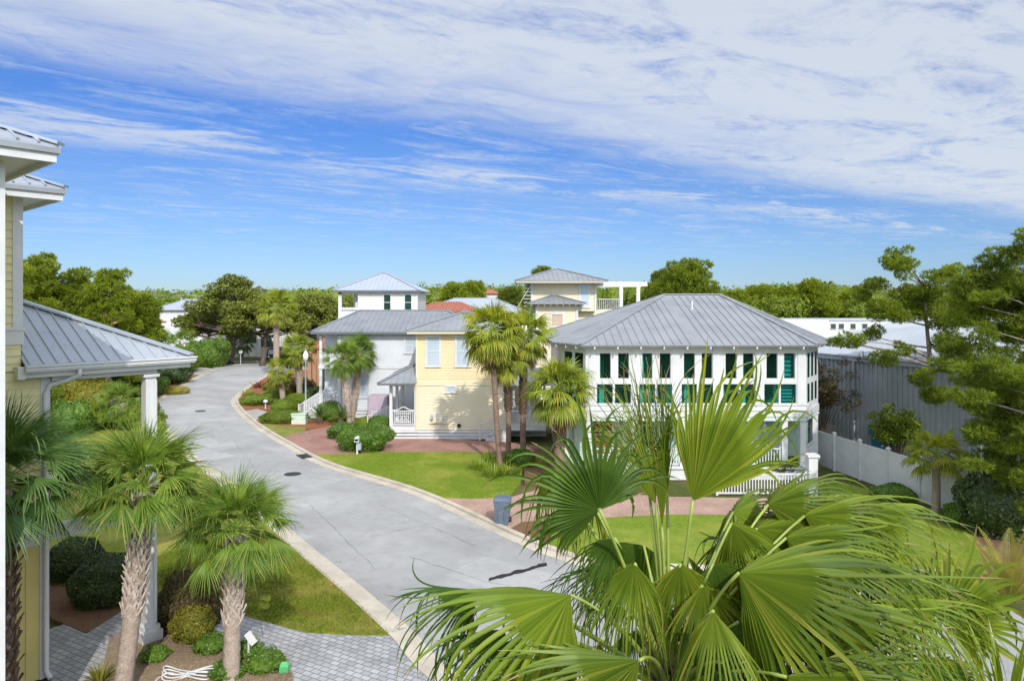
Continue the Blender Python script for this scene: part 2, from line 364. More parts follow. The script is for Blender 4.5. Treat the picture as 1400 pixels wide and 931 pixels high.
# ---------------------------------------------------------------- ground, road, kerbs, lawns
def smooth_line(pts, n=10):
    pts = [Vector((p[0], p[1], 0)) for p in pts]; P = [pts[0] * 2 - pts[1]] + pts + [pts[-1] * 2 - pts[-2]]; out = []
    for i in range(1, len(P) - 2):
        a, b, c, d = P[i - 1:i + 3]
        for k in range(n):
            t = k / n
            out.append(.5 * (2 * b + (c - a) * t + (2 * a - 5 * b + 4 * c - d) * t * t + (3 * b - a - 3 * c + d) * t ** 3))
    out.append(pts[-1]); return out
def ribbon(mb, line, o0, o1, z0, z1, seg_gap=None):
    """a strip between two sideways offsets of a line, with a top at z1 and sides to z0"""
    L = len(line); nr = []
    for i in range(L):
        d = (line[min(i + 1, L - 1)] - line[max(i - 1, 0)]).normalized(); nr.append(Vector((-d.y, d.x, 0)))
    vs = []
    for p, n in zip(line, nr):
        for o, z in ((o0, z0), (o0, z1), (o1, z1), (o1, z0)): vs.append(p + n * o + Z * z)
    fs = [(i * 4 + k, (i + 1) * 4 + k, (i + 1) * 4 + k + 1, i * 4 + k + 1) for i in range(L - 1) for k in range(3)]
    fs += [(0, 1, 2, 3), ((L - 1) * 4 + 3, (L - 1) * 4 + 2, (L - 1) * 4 + 1, (L - 1) * 4)]
    mb.add(vs, fs)
def resample(line, n):
    d = [0]
    for a, b in zip(line, line[1:]): d.append(d[-1] + (b - a).length)
    out = []; j = 0
    for i in range(n):
        s = d[-1] * i / (n - 1)
        while j < len(d) - 2 and d[j + 1] < s: j += 1
        t = (s - d[j]) / max(1e-9, d[j + 1] - d[j]); out.append(line[j].lerp(line[j + 1], min(1, t)))
    return out
def struct(mb, name, m, label, cat, kind='structure'):
    return tag(mb.build(name, m), label, cat, kind=kind)

mb = MB(); mb.add([(-2500, -60, -.05), (2500, -60, -.05), (2500, 4000, -.05), (-2500, 4000, -.05)], [(0, 1, 2, 3)])
struct(mb, 'ground', M['rough_grass'], 'rough grassy ground reaching back under the trees to the horizon', 'ground')

LEFT = [(14, 13.2), (7, 13.1), (2.6, 13.8), g(640, 931), g(560, 860), g(490, 800), g(415, 740), g(330, 670), g(255, 612), g(222, 577), g(212, 561), g(219, 549), g(244, 534), g(265, 521), g(284, 511.5)]
FARL = [g(284, 511.5), g(292, 505), g(292, 499.5)]
RIGHT = [(14, 21.6), (8, 21.9), (5.3, 22.1), (2.72, 22.5), (1.24, 23.7), g(690, 735), g(560, 675), g(440, 637), g(383, 607), g(345, 583), g(325, 565), g(316, 552), g(318, 545), g(335, 530), g(358, 516), g(376, 508.5), (-25, 93), (-12, 94)]
L1 = smooth_line(LEFT); R1 = smooth_line(RIGHT)
Lf = L1 + [Vector(p) for p in FARL[1:]] + [g(330, 497), Vector((-26, 100.5, 0)), Vector((-12, 101, 0))]
NN = 140
a = resample(Lf[:], NN); b = resample(R1, NN)
mb = MB(); vs = []
# pair the two edges by nearest advance so the strip never folds
ia = ib = 0; A, B = resample(Lf, 220), resample(R1, 220); idx = [(0, 0)]
while ia < 219 or ib < 219:
    da = (A[min(ia + 1, 219)] - B[ib]).length if ia < 219 else 1e9
    db = (A[ia] - B[min(ib + 1, 219)]).length if ib < 219 else 1e9
    if da <= db: n = (ia + 1, ib)
    else: n = (ia, ib + 1)
    if n[0] > ia: mb.add([A[ia], B[ib], A[n[0]]], [(0, 1, 2)])
    else: mb.add([A[ia], B[ib], B[n[1]]], [(0, 1, 2)])
    ia, ib = n
struct(mb, 'road', M['asphalt'], 'sun bleached grey asphalt street winding away between the houses', 'road')
kz = .11
mb = MB(); ribbon(mb, L1, -.02, .34, -.04, .035); ribbon(mb, L1, .34, .62, -.04, .075)
struct(mb, 'kerb', M['concrete'], 'pale concrete kerb along the lawn side of the street with the grey pavers', 'kerb')
mb = MB(); ribbon(mb, R1, .02, -.4, -.04, .02); ribbon(mb, R1, -.4, -.62, -.04, kz)
struct(mb, 'kerb', M['concrete'], 'pale concrete kerb and gutter in front of the butter yellow house', 'kerb')
mb = MB(); ribbon(mb, smooth_line([g(292, 496.8), g(330, 494.8), (-26, 102.3), (-12, 103)]), 0, .5, -.04, .12)
struct(mb, 'kerb', M['concrete'], 'distant kerb at the far bend below the oaks', 'kerb')

def left_off(line, o):
    L = len(line); out = []
    for i in range(L):
        d = (line[min(i + 1, L - 1)] - line[max(i - 1, 0)]).normalized(); out.append(line[i] + Vector((-d.y, d.x, 0)) * o)
    return out
KL = left_off(L1, .55); KR = left_off(R1, -.58)
def kl(y0, y1):   # stretch of the back edge of the left kerb
    return [p for p in KL if y0 <= p.y <= y1 and p.x < 1]
def kr(y0, y1):
    return [p for p in KR if y0 <= p.y <= y1]
def flat(name, poly, z, m, label, cat, kind='structure'):
    mb = MB(); mb.prism([(p[0], p[1]) for p in poly], -.06, z, bottom=False); return struct(mb, name, m, label, cat, kind)

# lawn at the near left, from the paver drive up to the bend
NL = [p for p in KL if 18.1 <= p.y <= 49 and p.x < -2.0]
flat('lawn', [g(550, 871)] + NL + [g(120, 590), (-26, 34), (-19, 24), (-14.5, 21.0), g(200, 842), g(277, 826), g(344, 847), g(418, 867), g(490, 871)], .05, M['lawn_near'], 'patchy green and brown lawn beside the grey paver drive', 'lawn')
PL = [p for p in KL if 14.6 <= p.y <= 18.2 and p.x < 2.6]
flat('driveway', [(2.2, 14.0)] + PL + [g(555, 860), g(490, 862), g(418, 858), g(344, 838), g(277, 818), g(268, 850), g(300, 874), g(352, 888), g(385, 900), g(399, 924), (-4.4, 14.6), (-3.4, 13.0), (2, 12.2)], .045, M['paver_grey'], 'grey tumbled paver driveway curving in from the kerb', 'driveway')
FRL = Fr(-11.05, 15.63, math.atan2(.76, .65))
flat('patio', [FRL.p(.5, -2.2), FRL.p(3.9, -2.2), FRL.p(4.6, 1.2), FRL.p(4.1, 3.8), FRL.p(2.8, 2.6), FRL.p(1.0, 2.6), FRL.p(.5, 7)], .043, M['paver_grey'], 'shaded grey paver court below the tall porch', 'patio')
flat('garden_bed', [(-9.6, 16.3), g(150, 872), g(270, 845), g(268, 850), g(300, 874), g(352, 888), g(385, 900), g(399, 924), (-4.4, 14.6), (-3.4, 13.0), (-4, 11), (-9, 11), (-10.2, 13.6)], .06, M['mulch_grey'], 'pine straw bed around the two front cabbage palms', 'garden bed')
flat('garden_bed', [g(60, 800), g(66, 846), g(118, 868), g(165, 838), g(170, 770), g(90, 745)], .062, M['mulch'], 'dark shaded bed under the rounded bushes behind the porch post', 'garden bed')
# far left: mulch and pink gravel between kerb and shrubs
FL = [p for p in KL if 56.5 <= p.y <= 84]
flat('garden_bed', [g(214, 562)] + FL + [g(240, 508), (-50, 78), (-40, 60), g(185, 572)], .05, M['mulch'], 'brown mulch verge along the left kerb near the bend', 'garden bed')
flat('driveway', [g(213, 566), g(212, 553), g(196, 550), g(184, 566)], .056, M['path_grey'], 'pale paved drive apron left of the street behind the porch post', 'driveway')
flat('driveway', [g(284, 513), g(300, 505.5), g(270, 502), (-58, 92), (-56, 84)], .057, M['path_grey'], 'distant pink paved drive left of the far bend', 'driveway')
# right: lawns
def pick(line, p, q):
    i = min(range(len(line)), key=lambda k: (line[k] - p).length); j = min(range(len(line)), key=lambda k: (line[k] - q).length)
    return line[i:j + 1] if i <= j else line[j:i + 1][::-1]
flat('lawn', pick(KR, g(594, 684), g(436, 622)) + [g(470, 622), g(520, 619), g(640, 619), (-1.5, 39.8), (.6, 37), (.4, 33), g(694, 682)], .06, M['lawn'], 'neat green lawn in front of the butter yellow house', 'lawn')
flat('driveway', pick(KR, g(694, 722), g(594, 684)) + [g(640, 683), g(694, 682), (1.4, 32.2), (7, 30.8), (13.5, 30.4), (13.5, 28.0), (6.5, 28.2), (2.2, 27.6)], .05, M['brick_pink'], 'pink brick driveway with a wheeled bin standing on it', 'driveway')
flat('lawn', [(2.2, 27.6), (6.5, 28.2), (13.5, 28.0), (16, 29), (17.2, 26), (15, 21.9)] + pick(KR, Vector((14, 22, 0)), Vector((.9, 24.6, 0))), .055, M['lawn'], 'strip of lawn behind the foreground palm', 'lawn')
flat('garden_bed', pick(KR, Vector((.9, 24.5, 0)), g(694, 722)) + [(.4, 27.2), (2.2, 27.6)], .065, M['mulch'], 'small mulched bed beside the bin', 'garden bed')
flat('driveway', pick(KR, g(436, 622), g(388, 600)) + [g(400, 594), g(452, 583), g(470, 600), g(540, 597), (-.5, 43.0), (2.5, 41.2), (-1.3, 39.9), g(640, 619), g(520, 619), g(470, 622)], .055, M['brick_red'], 'red brick parking drive below the yellow house', 'driveway')
flat('lawn', pick(KR, g(388, 600), g(350, 578)) + [g(372, 580), g(420, 585), g(416, 592), g(400, 594)], .058, M['grass_dry'] if 'grass_dry' in M else M['lawn_near'], 'small pale lawn wedge beside the round clipped bushes', 'lawn')
flat('garden_bed', [g(347, 576), g(372, 581), g(420, 586), g(452, 583), g(470, 600), g(540, 594), (-9, 50), (-14, 50.5), (-17, 53), g(352, 564)], .062, M['mulch_red'], 'red mulch bed below the white house with sago palms', 'garden bed')
flat('path', pick(KR, g(348, 577), g(326, 563)) + [g(352, 560), g(372, 566), (-17.5, 54), (-17, 52), g(352, 574)], .07, M['path_grey'], 'pale paved path from the street to the white house', 'path')
flat('garden_bed', pick(KR, g(326, 562), g(376, 509)) + [(-25, 92), (-17, 88), (-17.5, 54.5), g(352, 559)], .064, M['mulch_red'], 'planted island bed inside the bend of the street', 'garden bed')
flat('garden_bed', [(13.6, 28), (16, 29), (18.6, 26.5), (24, 21), (24, 15), (14, 21.3), (15, 22), (17.2, 26)], .05, M['mulch'], 'brown mulch under the trees at the white fence', 'garden bed')
flat('garden_bed', [(.6, 33), (.6, 37), (-1.5, 39.9), (2.5, 41.2), (3.2, 38), (3, 33.6), (1.6, 32.4)], .066, M['mulch'], 'mulched bed around the tall palms', 'garden bed')
flat('lawn', [(16, 33), (18.5, 26.4), (16.2, 29), (13.6, 30.6), (14.5, 33)], .057, M['lawn'], 'side lawn along the white fence', 'lawn')

# road fittings
def manhole(c, r, label):
    mb = MB(); mb.lathe(c, [(r, 0), (r, .012), (r * .92, .016), (r * .9, .008), (r * .3, .012), (.02, .013)], 24); tag(mb.build('manhole_cover', M['iron'], loc=c), label, 'manhole')
manhole(g(400, 648), .42, 'round iron manhole cover in the street beside the near lawn bend')
manhole(g(274, 562), .42, 'distant iron manhole cover in the street before the bend')
mb = MB(); c = g(418, 624)
fr = Fr(c.x, c.y, math.atan2(.82, -.57))
for i in range(9): mb.box(-.5 + i * .12, -.44 + i * .12, -.3, .3, .0, .05, fr)
mb.box(-.56, .56, -.36, -.3, 0, .055, fr); mb.box(-.56, .56, .3, .36, 0, .055, fr); mb.box(-.55, .55, -.3, .3, 0, .012, fr)
tag(mb.build('storm_drain', M['iron'], loc=c), 'dark iron storm drain grate set in the kerb gutter', 'storm drain')
# tar patch
r0 = random.Random(5); line = [g(668, 793).lerp(g(748, 771), i / 14) for i in range(15)]; up = []; dn = []
for i, p in enumerate(line):
    up.append(p + Vector((r0.uniform(-.05, .05), .16 + r0.uniform(-.06, .06), 0))); dn.append(p + Vector((0, -.1 + r0.uniform(-.05, .05), 0)))
mb = MB(); mb.prism(up + dn[::-1], -.01, .006, bottom=False); struct(mb, 'tar_patch', M['tar'], 'black ragged tar patch across the asphalt near the bin', 'road patch')

# squared repair patches and hairline cracks in the asphalt
for pts, lab in (([g(455, 702), g(560, 690), g(610, 712), g(498, 728)], 'long squared repair patch in the asphalt opposite the green lawn'), ([g(290, 590), g(318, 584), g(330, 600), g(300, 607)], 'small squared repair patch in the asphalt near the bend'), ([g(470, 655), g(535, 668), g(520, 680), g(452, 664)], 'narrow repair patch in the asphalt beside the right kerb')):
    mb = MB(); mb.prism([p.xy for p in pts], -.01, .0045, bottom=False); struct(mb, 'road_patch', M['asphalt_patch'], lab, 'road patch')
r0 = random.Random(9); mb = MB()
for (a, b) in (((425, 690), (520, 775)), ((470, 740), (640, 705)), ((360, 640), (470, 660)), ((300, 575), (350, 640)), ((560, 760), (700, 800)), ((520, 690), (655, 745))):
    p, q = g(*a), g(*b); n = 26; w = Vector((0, 0, 0)); side = Vector((-(q - p).y, (q - p).x, 0)).normalized(); L_ = []; R_ = []
    for i in range(n): w += side * r0.uniform(-.05, .05); c = p.lerp(q, i / (n - 1)) + w; h = r0.uniform(.002, .0065); L_.append(c + side * h); R_.append(c - side * h)
    mb.add([v + Z * .0075 for v in L_ + R_], [(i, i + 1, n + i + 1, n + i) for i in range(n - 1)])
struct(mb, 'road_crack', M['tar'], 'thin hairline cracks wandering across the near asphalt', 'cracks')
# grass blades on the two nearest lawns
def grass_blades(polys, n, h, seed):
    rng = np.random.default_rng(seed); V = []; 
    from mathutils.geometry import tessellate_polygon
    P = []
    for poly in polys:
        poly = [Vector((p[0], p[1], 0)) for p in poly]; tri = tessellate_polygon([poly])
        ar = [((poly[b] - poly[a]).cross(poly[c] - poly[a])).length / 2 for a, b, c in tri]; tot = sum(ar)
        for (a_, b_, c_), w in zip(tri, ar):
            k = int(n * w / tot); r = rng.random((k, 2)); s = np.sqrt(r[:, 0:1]); A_, B_, C_ = (np.array(poly[q]) for q in (a_, b_, c_))
            P.append((1 - s) * A_ + s * (1 - r[:, 1:2]) * B_ + s * r[:, 1:2] * C_)
    P = np.concatenate(P); k = len(P); an = rng.random(k) * 6.283; w = .007 + rng.random(k) * .006; hh = h * (.5 + rng.random(k))
    t = np.stack([np.cos(an), np.sin(an), np.zeros(k)], 1); lean = np.stack([rng.normal(0, .4, k), rng.normal(0, .4, k), np.ones(k)], 1)
    P[:, 2] = .05
    V = np.stack([P - t * w[:, None], P + t * w[:, None], P + lean * hh[:, None]], 1).reshape(-1, 3)
    mb = MB(); mb.v = list(map(tuple, V.tolist())); mb.f = [(i * 3, i * 3 + 1, i * 3 + 2) for i in range(k)]
    return mb
o = grass_blades([[g(548, 868)] + [p for p in KL if 18.1 <= p.y <= 26 and p.x < -2] + [g(330, 735), (-14.5, 21.2), g(277, 826), g(344, 847), g(418, 867), g(490, 871)]], 60000, .05, 3).build('grass', M['lawn_near'])
tag(o, 'short uneven grass blades on the near left lawn', 'grass', kind='stuff')
o = grass_blades([pick(KR, g(594, 684), g(436, 622)) + [g(470, 622), g(640, 619), (.4, 36.5), (.4, 33), g(694, 682)]], 40000, .04, 4).build('grass', M['lawn'])
tag(o, 'short mown grass blades before the yellow house', 'grass', kind='stuff')
# ---------------------------------------------------------------- building kit
def siding(mb, a, b, z0, z1, ex=.17, lip=.024):
    a = Vector((a[0], a[1], 0)); b = Vector((b[0], b[1], 0)); d = (b - a).normalized(); n = Vector((d.y, -d.x, 0)); k = max(1, round((z1 - z0) / ex))
    for i in range(k):
        zb = z0 + (z1 - z0) * i / k; zt = z0 + (z1 - z0) * (i + 1) / k
        mb.add([a + n * lip + Z * zb, b + n * lip + Z * zb, b + Z * zt, a + Z * zt, a + Z * zb, b + Z * zb], [(0, 1, 2, 3), (4, 5, 1, 0)])
def siding_body(mb, pts, z0, z1, ex=.17):      # pts counter-clockwise, world xy
    for p, q in zip(pts, pts[1:] + pts[:1]): siding(mb, p, q, z0, z1, ex)
    mb.add([(p[0], p[1], z1) for p in pts], [tuple(range(len(pts)))])
def rect(fr, a0, a1, b0, b1): return [fr.p(a0, b0), fr.p(a1, b0), fr.p(a1, b1), fr.p(a0, b1)]
def board(mb, c, n, w, z0, z1, d0=.0, d1=.05):  # upright board on a wall point c with outward normal n
    t = Vector((-n.y, n.x, 0)); mb.obox(Vector((c[0], c[1], (z0 + z1) / 2)) + n * (d0 + d1) / 2, t * w / 2, n * (d1 - d0) / 2, Z * (z1 - z0) / 2)
def hboard(mb, a, b, z0, z1, d0=0, d1=.04):
    a = Vector((a[0], a[1], 0)); b = Vector((b[0], b[1], 0)); d = (b - a); L = d.length; d /= L; n = Vector((d.y, -d.x, 0))
    board(mb, (a + b) / 2, n, L, z0, z1, d0, d1)
def corner_boards(mb, pts, z0, z1, w=.14):
    for p in pts:
        mb.box(p[0] - w / 2, p[0] + w / 2, p[1] - w / 2, p[1] + w / 2, z0, z1)
def window(parent, c, n, w, z0, z1, pane='pale_glass', frame='white', trim=.1, sash=True, vbar=False, proud=.06, name='window', sill=True):
    n = Vector((n[0], n[1], 0)).normalized(); t = Vector((-n.y, n.x, 0)); c = Vector((c[0], c[1], 0)); f = MB()
    board(f, c + t * (w / 2 + trim / 2), n, trim, z0, z1, 0, proud); board(f, c - t * (w / 2 + trim / 2), n, trim, z0, z1, 0, proud)
    board(f, c, n, w + 2 * trim + .04, z1, z1 + trim * 1.2, 0, proud + .012); board(f, c, n, w + 2 * trim + .06, z0 - trim * .8, z0, 0, proud + (.03 if sill else .008))
    if sash: board(f, c, n, w, (z0 + z1) / 2 - .025, (z0 + z1) / 2 + .025, 0, proud - .012)
    if vbar: board(f, c, n, .04, z0, z1, 0, proud - .015)
    o = f.build(name, M[frame], parent); p = MB(); board(p, c, n, w, z0, z1, 0, .024); p.build('pane', M[pane], o); return o
def metal_roof(parent, polys, m='metal_roof', caps=(), seam=.42, th=.07, name='roof', sh=.035, sw=.035, cap_w=.22):
    mb = MB()
    for poly in polys:
        poly = [Vector(p) for p in poly]; mb.slab(poly, th); e = (poly[1] - poly[0]).normalized(); n = Vector((0, 0, 0))
        for i in range(len(poly)): n += poly[i].cross(poly[(i + 1) % len(poly)])
        n.normalize()
        if n.z < 0: n = -n
        s = n.cross(e)
        if s.z < 0: s = -s
        q = [((p - poly[0]).dot(e), (p - poly[0]).dot(s)) for p in poly]; x0, x1 = min(u for u, _ in q), max(u for u, _ in q); k = int((x1 - x0) / seam)
        for i in range(k + 1):
            x = x0 + (x1 - x0 - k * seam) / 2 + i * seam; ys = []
            for (ax, ay), (bx, by) in zip(q, q[1:] + q[:1]):
                if (ax - x) * (bx - x) < 0: ys.append(ay + (by - ay) * (x - ax) / (bx - ax))
            if len(ys) >= 2 and max(ys) - min(ys) > .15:
                mb.bar(poly[0] + e * x + s * (min(ys) - .01) + n * sh * .5, poly[0] + e * x + s * (max(ys) - .04) + n * sh * .5, sw, sh, n)
    ro = mb.build(name, M[m], parent)
    if caps:
        c = MB()
        for p, q in caps: c.bar(Vector(p) + Z * .035, Vector(q) + Z * .035, cap_w, .05)
        c.build('ridge_cap', M[m], ro)
    return ro
def hip(fr, a0, a1, b0, b1, z, zr, ra=None, rb=None):
    """hip roof polygons; ra = (start, end) of a ridge along a, or rb along b"""
    P = lambda a, b, zz=z: fr.p(a, b, zz)
    if ra:
        m = (b0 + b1) / 2; r0, r1 = P(ra[0], m, zr), P(ra[1], m, zr)
        if ra[1] - ra[0] < .01:
            ps = [[P(a0, b0), P(a1, b0), r0], [P(a1, b0), P(a1, b1), r0], [P(a1, b1), P(a0, b1), r0], [P(a0, b1), P(a0, b0), r0]]
        else: ps = [[P(a0, b0), P(a1, b0), r1, r0], [P(a1, b0), P(a1, b1), r1], [P(a1, b1), P(a0, b1), r0, r1], [P(a0, b1), P(a0, b0), r0]]
        cs = [(P(a0, b0), r0), (P(a0, b1), r0), (P(a1, b0), r1), (P(a1, b1), r1), (r0, r1)]
    else:
        m = (a0 + a1) / 2; r0, r1 = P(m, rb[0], zr), P(m, rb[1], zr)
        ps = [[P(a0, b0), P(a1, b0), r0], [P(a1, b0), P(a1, b1), r1, r0], [P(a1, b1), P(a0, b1), r1], [P(a0, b1), P(a0, b0), r0, r1]]
        cs = [(P(a0, b0), r0), (P(a0, b1), r1), (P(a1, b0), r0), (P(a1, b1), r1), (r0, r1)]
    return ps, cs
def eave_trim(parent, fr, a0, a1, b0, b1, z, inset=.06, fh=.2, m='white', name='fascia', soffit=True):
    mb = MB(); i = inset
    mb.box(a0 + i, a1 - i, b0 + i, b0 + i + .04, z - .07 - fh, z - .075, fr); mb.box(a0 + i, a1 - i, b1 - i - .04, b1 - i, z - .07 - fh, z - .075, fr)
    mb.box(a0 + i, a0 + i + .04, b0 + i + .04, b1 - i - .04, z - .07 - fh, z - .075, fr); mb.box(a1 - i - .04, a1 - i, b0 + i + .04, b1 - i - .04, z - .07 - fh, z - .075, fr)
    if soffit: mb.box(a0 + i + .04, a1 - i - .04, b0 + i + .04, b1 - i - .04, z - .07 - fh * .6, z - .07 - fh * .5, fr)
    return mb.build(name, M[m], parent)
def rafter_tails(mb, a, b, z, n, inward, L=.5):
    a = Vector((a[0], a[1], z)); b = Vector((b[0], b[1], z))
    for i in range(n):
        p = a.lerp(b, (i + .5) / n); mb.bar(p, p + Vector((inward[0], inward[1], 0)) * L + Z * .08, .07, .12)
def railing(mb, p, q, h=.95, pick=.13, post=.1, ends=True):
    p = Vector(p); q = Vector(q)
    if ends:
        for e in (p, q): mb.box(e.x - post / 2, e.x + post / 2, e.y - post / 2, e.y + post / 2, e.z, e.z + h + .12)
    mb.bar(p + Z * h, q + Z * h, .1, .06); mb.bar(p + Z * .1, q + Z * .1, .06, .06)
    k = max(2, int((q - p).length / pick))
    for i in range(1, k):
        c = p.lerp(q, i / k); mb.box(c.x - .02, c.x + .02, c.y - .02, c.y + .02, c.z + .12, c.z + h - .03)
def steps(mb, p, d, w, z0, z1, run=.28):
    """stairs descending from p (top edge centre) in direction d"""
    d = Vector((d[0], d[1], 0)).normalized(); s = Vector((-d.y, d.x, 0)); n = max(2, round((z1 - z0) / .175)); r = (z1 - z0) / n
    for i in range(n - 1):
        zt = z1 - r * (i + 1); c = Vector((p[0], p[1], 0)) + d * (run * (i + .5))
        mb.obox(c + Z * (z0 + zt) / 2, d * run / 2 * 1.02, s * w / 2, Z * (zt - z0) / 2)
    return Vector((p[0], p[1], 0)) + d * run * (n - 1)

# ---------------------------------------------------------------- near left house
H = thing('house', 'tall pale yellow house at left edge with a two storey porch', 'house', FRL.p(-3, 3))
fr = FRL
wl_ = MB()
siding_body(wl_, rect(fr, -9, 0, 0, 8), 7.6, 11.0, .19); siding_body(wl_, rect(fr, -9, .53, .0, 8), 3.5, 7.06, .19); siding_body(wl_, rect(fr, -9, 0, .0, 8), 7.08, 7.6, .19)
siding_body(wl_, rect(fr, -9, -1.34, -4.24, -.02), 0, 11.05, .19)
wl_.build('wall', M['yellow'], H)
lw = MB(); lw.prism([p.xy for p in rect(fr, -9, .5, .03, 8)], 0, 3.1)
for i in range(9):
    lw.box(.1 - i * .42, .14 - i * .42, .0, .03, 0, 3.1, fr)
lw.build('garage_wall', M['yellow_board'], H)
tr = MB()
def cb(a, b, z0, z1, w=.16, t=.035):      # corner board at plan corner with faces to -b and +a
    tr.box(a - w, a + t, b - t, b - .002, z0, z1, fr); tr.box(a + .002, a + t, b, b + w, z0, z1, fr)
cb(0, 0, 8.05, 11.0); cb(.53, 0, 3.5, 7.3); cb(.5, .03, 0, 3.1, .14, .05); cb(-1.34, -4.24, 0, 11.0, .16)
tr.box(-9, .05, -.05, -.002, 7.68, 8.05, fr); tr.box(-9, .08, -.07, -.05, 8.0, 8.06, fr)
tr.box(-9, .57, -.05, -.002, 3.1, 3.5, fr); tr.box(.53, .57, -.002, 8, 3.1, 3.5, fr)
tr.build('corner_trim', M['white'], H)
for nm, (a0, a1, b0, b1, z) in (('roof', (-10, -.64, -4.84, 3.2, 11.32)), ('roof', (-10, .72, -.6, 8.6, 11.22))):
    m_ = (b1 - b0) / 2
    ps, cs = hip(fr, a0, a1, b0, b1, z, z + m_ * .42, ra=(a0 + m_, a1 - m_))
    ro = metal_roof(H, ps, 'metal_roof_light', cs, .3, .05, sh=.04, sw=.04)
    eave_trim(ro, fr, a0, a1, b0, b1, z + .02, .05, .24)
    d_ = MB()
    for q in ((a0, a1, b0, b0 + .05), (a1 - .05, a1, b0 + .05, b1)): d_.box(*q, z - .14, z - .052, fr)
    d_.build('drip_edge', M['metal_roof'], ro)
P = lambda a, b, z: fr.p(a, b, z)
ze, zr = 7.24, 8.66
ps = [[P(0.0, -.355, ze), P(3.68, -.355, ze), P(.63, 2.7, zr), P(0.0, 2.7, zr)], [P(3.68, -.355, ze), P(3.68, 5.755, ze), P(.63, 2.7, zr)], [P(3.68, 5.755, ze), P(.0, 5.755, ze), P(.0, 2.7, zr), P(.63, 2.7, zr)]]
ro = metal_roof(H, ps, 'metal_roof_light', [(P(3.68, -.355, ze), P(.63, 2.7, zr)), (P(3.68, 5.755, ze), P(.63, 2.7, zr)), (P(0, 2.7, zr), P(.63, 2.7, zr))], .27, .05, name='porch_roof', sh=.03, sw=.03, cap_w=.3)
sc_ = MB()                               # screw heads along the seams are real little domes
for i in range(13):
    for k in range(5):
        a_ = .14 + i * .27; b_ = -.2 + k * .62
        if b_ < 2.7 and a_ < 3.5 - (b_ + .355) * 1.0: sc_.lathe(P(a_ + .06, b_, ze + (b_ + .355) / 3.055 * (zr - ze)), [(.009, 0), (.008, .008), (.002, .011)], 6)
sc_.build('screw_heads', M['metal_edge'], ro)
gt = MB()
gt.box(-.02, 3.74, -.5, -.365, ze - .13, ze - .03, fr); gt.box(-.02, 3.76, -.535, -.5, ze - .05, ze - .012, fr); gt.box(-.02, 3.72, -.47, -.33, ze - .17, ze - .13, fr)
gt.box(3.69, 3.8, -.365, 5.8, ze - .15, ze - .02, fr)
gt.build('gutter', M['white'], H)
fs = MB(); fs.box(0.0, 3.66, -.33, -.29, ze - .3, ze - .06, fr); fs.box(3.62, 3.66, -.29, 5.7, ze - .3, ze - .06, fr); fs.box(.56, 3.6, -.28, 5.7, ze - .2, ze - .17, fr)
fs.box(2.6, 2.9, -.13, 5.5, ze - .42, ze - .2, fr); fs.box(.58, 2.6, -.13, .12, ze - .42, ze - .2, fr); fs.box(-.14, -.0, -.35, 0, ze - .32, ze - .05, fr)
fs.build('soffit', M['white'], H)
ds = MB(); q = [P(1.05, -.43, ze - .15), P(1.05, -.4, ze - .3), P(.85, -.25, ze - .42), P(.55, -.12, ze - .5), P(.46, -.1, ze - .7), P(.46, -.1, .2), P(.5, -.3, .08)]
ds.tube(q, .055, 10); ds.build('downspout', M['white'], H, smooth=True)
for b_ in (0,):
    c_ = MB(); c_.box(2.62, 2.88, b_ - .13, b_ + .13, 0, ze - .42, fr)
    for s_ in (-1, 1):                   # applied stiles make sunk panels
        c_.box(2.75 + s_ * .1 - .03, 2.75 + s_ * .1 + .03, b_ - .152, b_ - .13, .5, ze - .6, fr); c_.box(2.88, 2.902, b_ + s_ * .1 - .03, b_ + s_ * .1 + .03, .5, ze - .6, fr)
    c_.box(2.56, 2.94, b_ - .19, b_ + .19, ze - .5, ze - .42, fr); c_.box(2.5, 3.0, b_ - .25, b_ + .25, 0, .32, fr); c_.box(2.55, 2.95, b_ - .2, b_ + .2, .32, .44, fr)
    c_.build('column', M['white'], H)
bk = MB(); bk.box(.58, 2.61, -.08, .08, 3.15, 3.5, fr);
bk.build('cross_beam', M['white'], H)


# ---------------------------------------------------------------- white house with belvedere tower
H = thing('house', 'white house with grey hip roof and open lookout tower', 'house', (-9, 56, 0))
x0, x1, y0, y1 = -14.42, -2.7, 52.0, 60.0; ez = 6.45
w_ = MB(); siding_body(w_, [Vector(p) for p in ((-12.86, y0, 0), (x1, y0, 0), (x1, y1, 0), (-12.86, y1, 0))], .6, 3.75, .16); w_.build('lower_wall', M['cool_white'], H)
w_ = MB(); w_.box(-12.86, x1, y0, y1, 3.95, ez)
for i in range(34): w_.box(-12.8 + i * .3, -12.77 + i * .3, y0 - .02, y0, 4.0, ez - .1)
w_.build('upper_wall', M['cool_white'], H)
t_ = MB(); t_.box(x0 - .05, x1, y0 - .06, y0 - .003, 3.72, 3.97); t_.box(x0, -12.86, y0, y1, 3.72, 3.95); corner_boards(t_, [(-12.86, y0)], .6, ez, .16)
t_.box(x0, x1, y0 - .04, y0 - .002, ez - .12, ez + .05); t_.box(x0 - .02, -12.86, y0, y1, ez - .25, ez + .0)
t_.build('trim', M['white'], H)
q = MB(); siding(q, (x0 + .06, y0 + 1.3), (-12.87, y0 + 1.3), 1.06, 3.72, .16); siding(q, (x0 + .06, y0 + 1.3), (-12.87, y0 + 1.3), 3.96, ez - .3, .16); q.build('porch_wall', M['cool_white'], H)
fl = MB(); fl.box(x0, -12.9, y0, y1, .85, 1.05); fl.box(x0 + .1, x1, y0 + .05, y1, 0, .6)
for i in range(3): fl.box(x0 - .02, x1, y0 - .03, y0 + .04, .08 + i * .27, .27 + i * .27)
fl.build('porch_floor', M['white'], H)
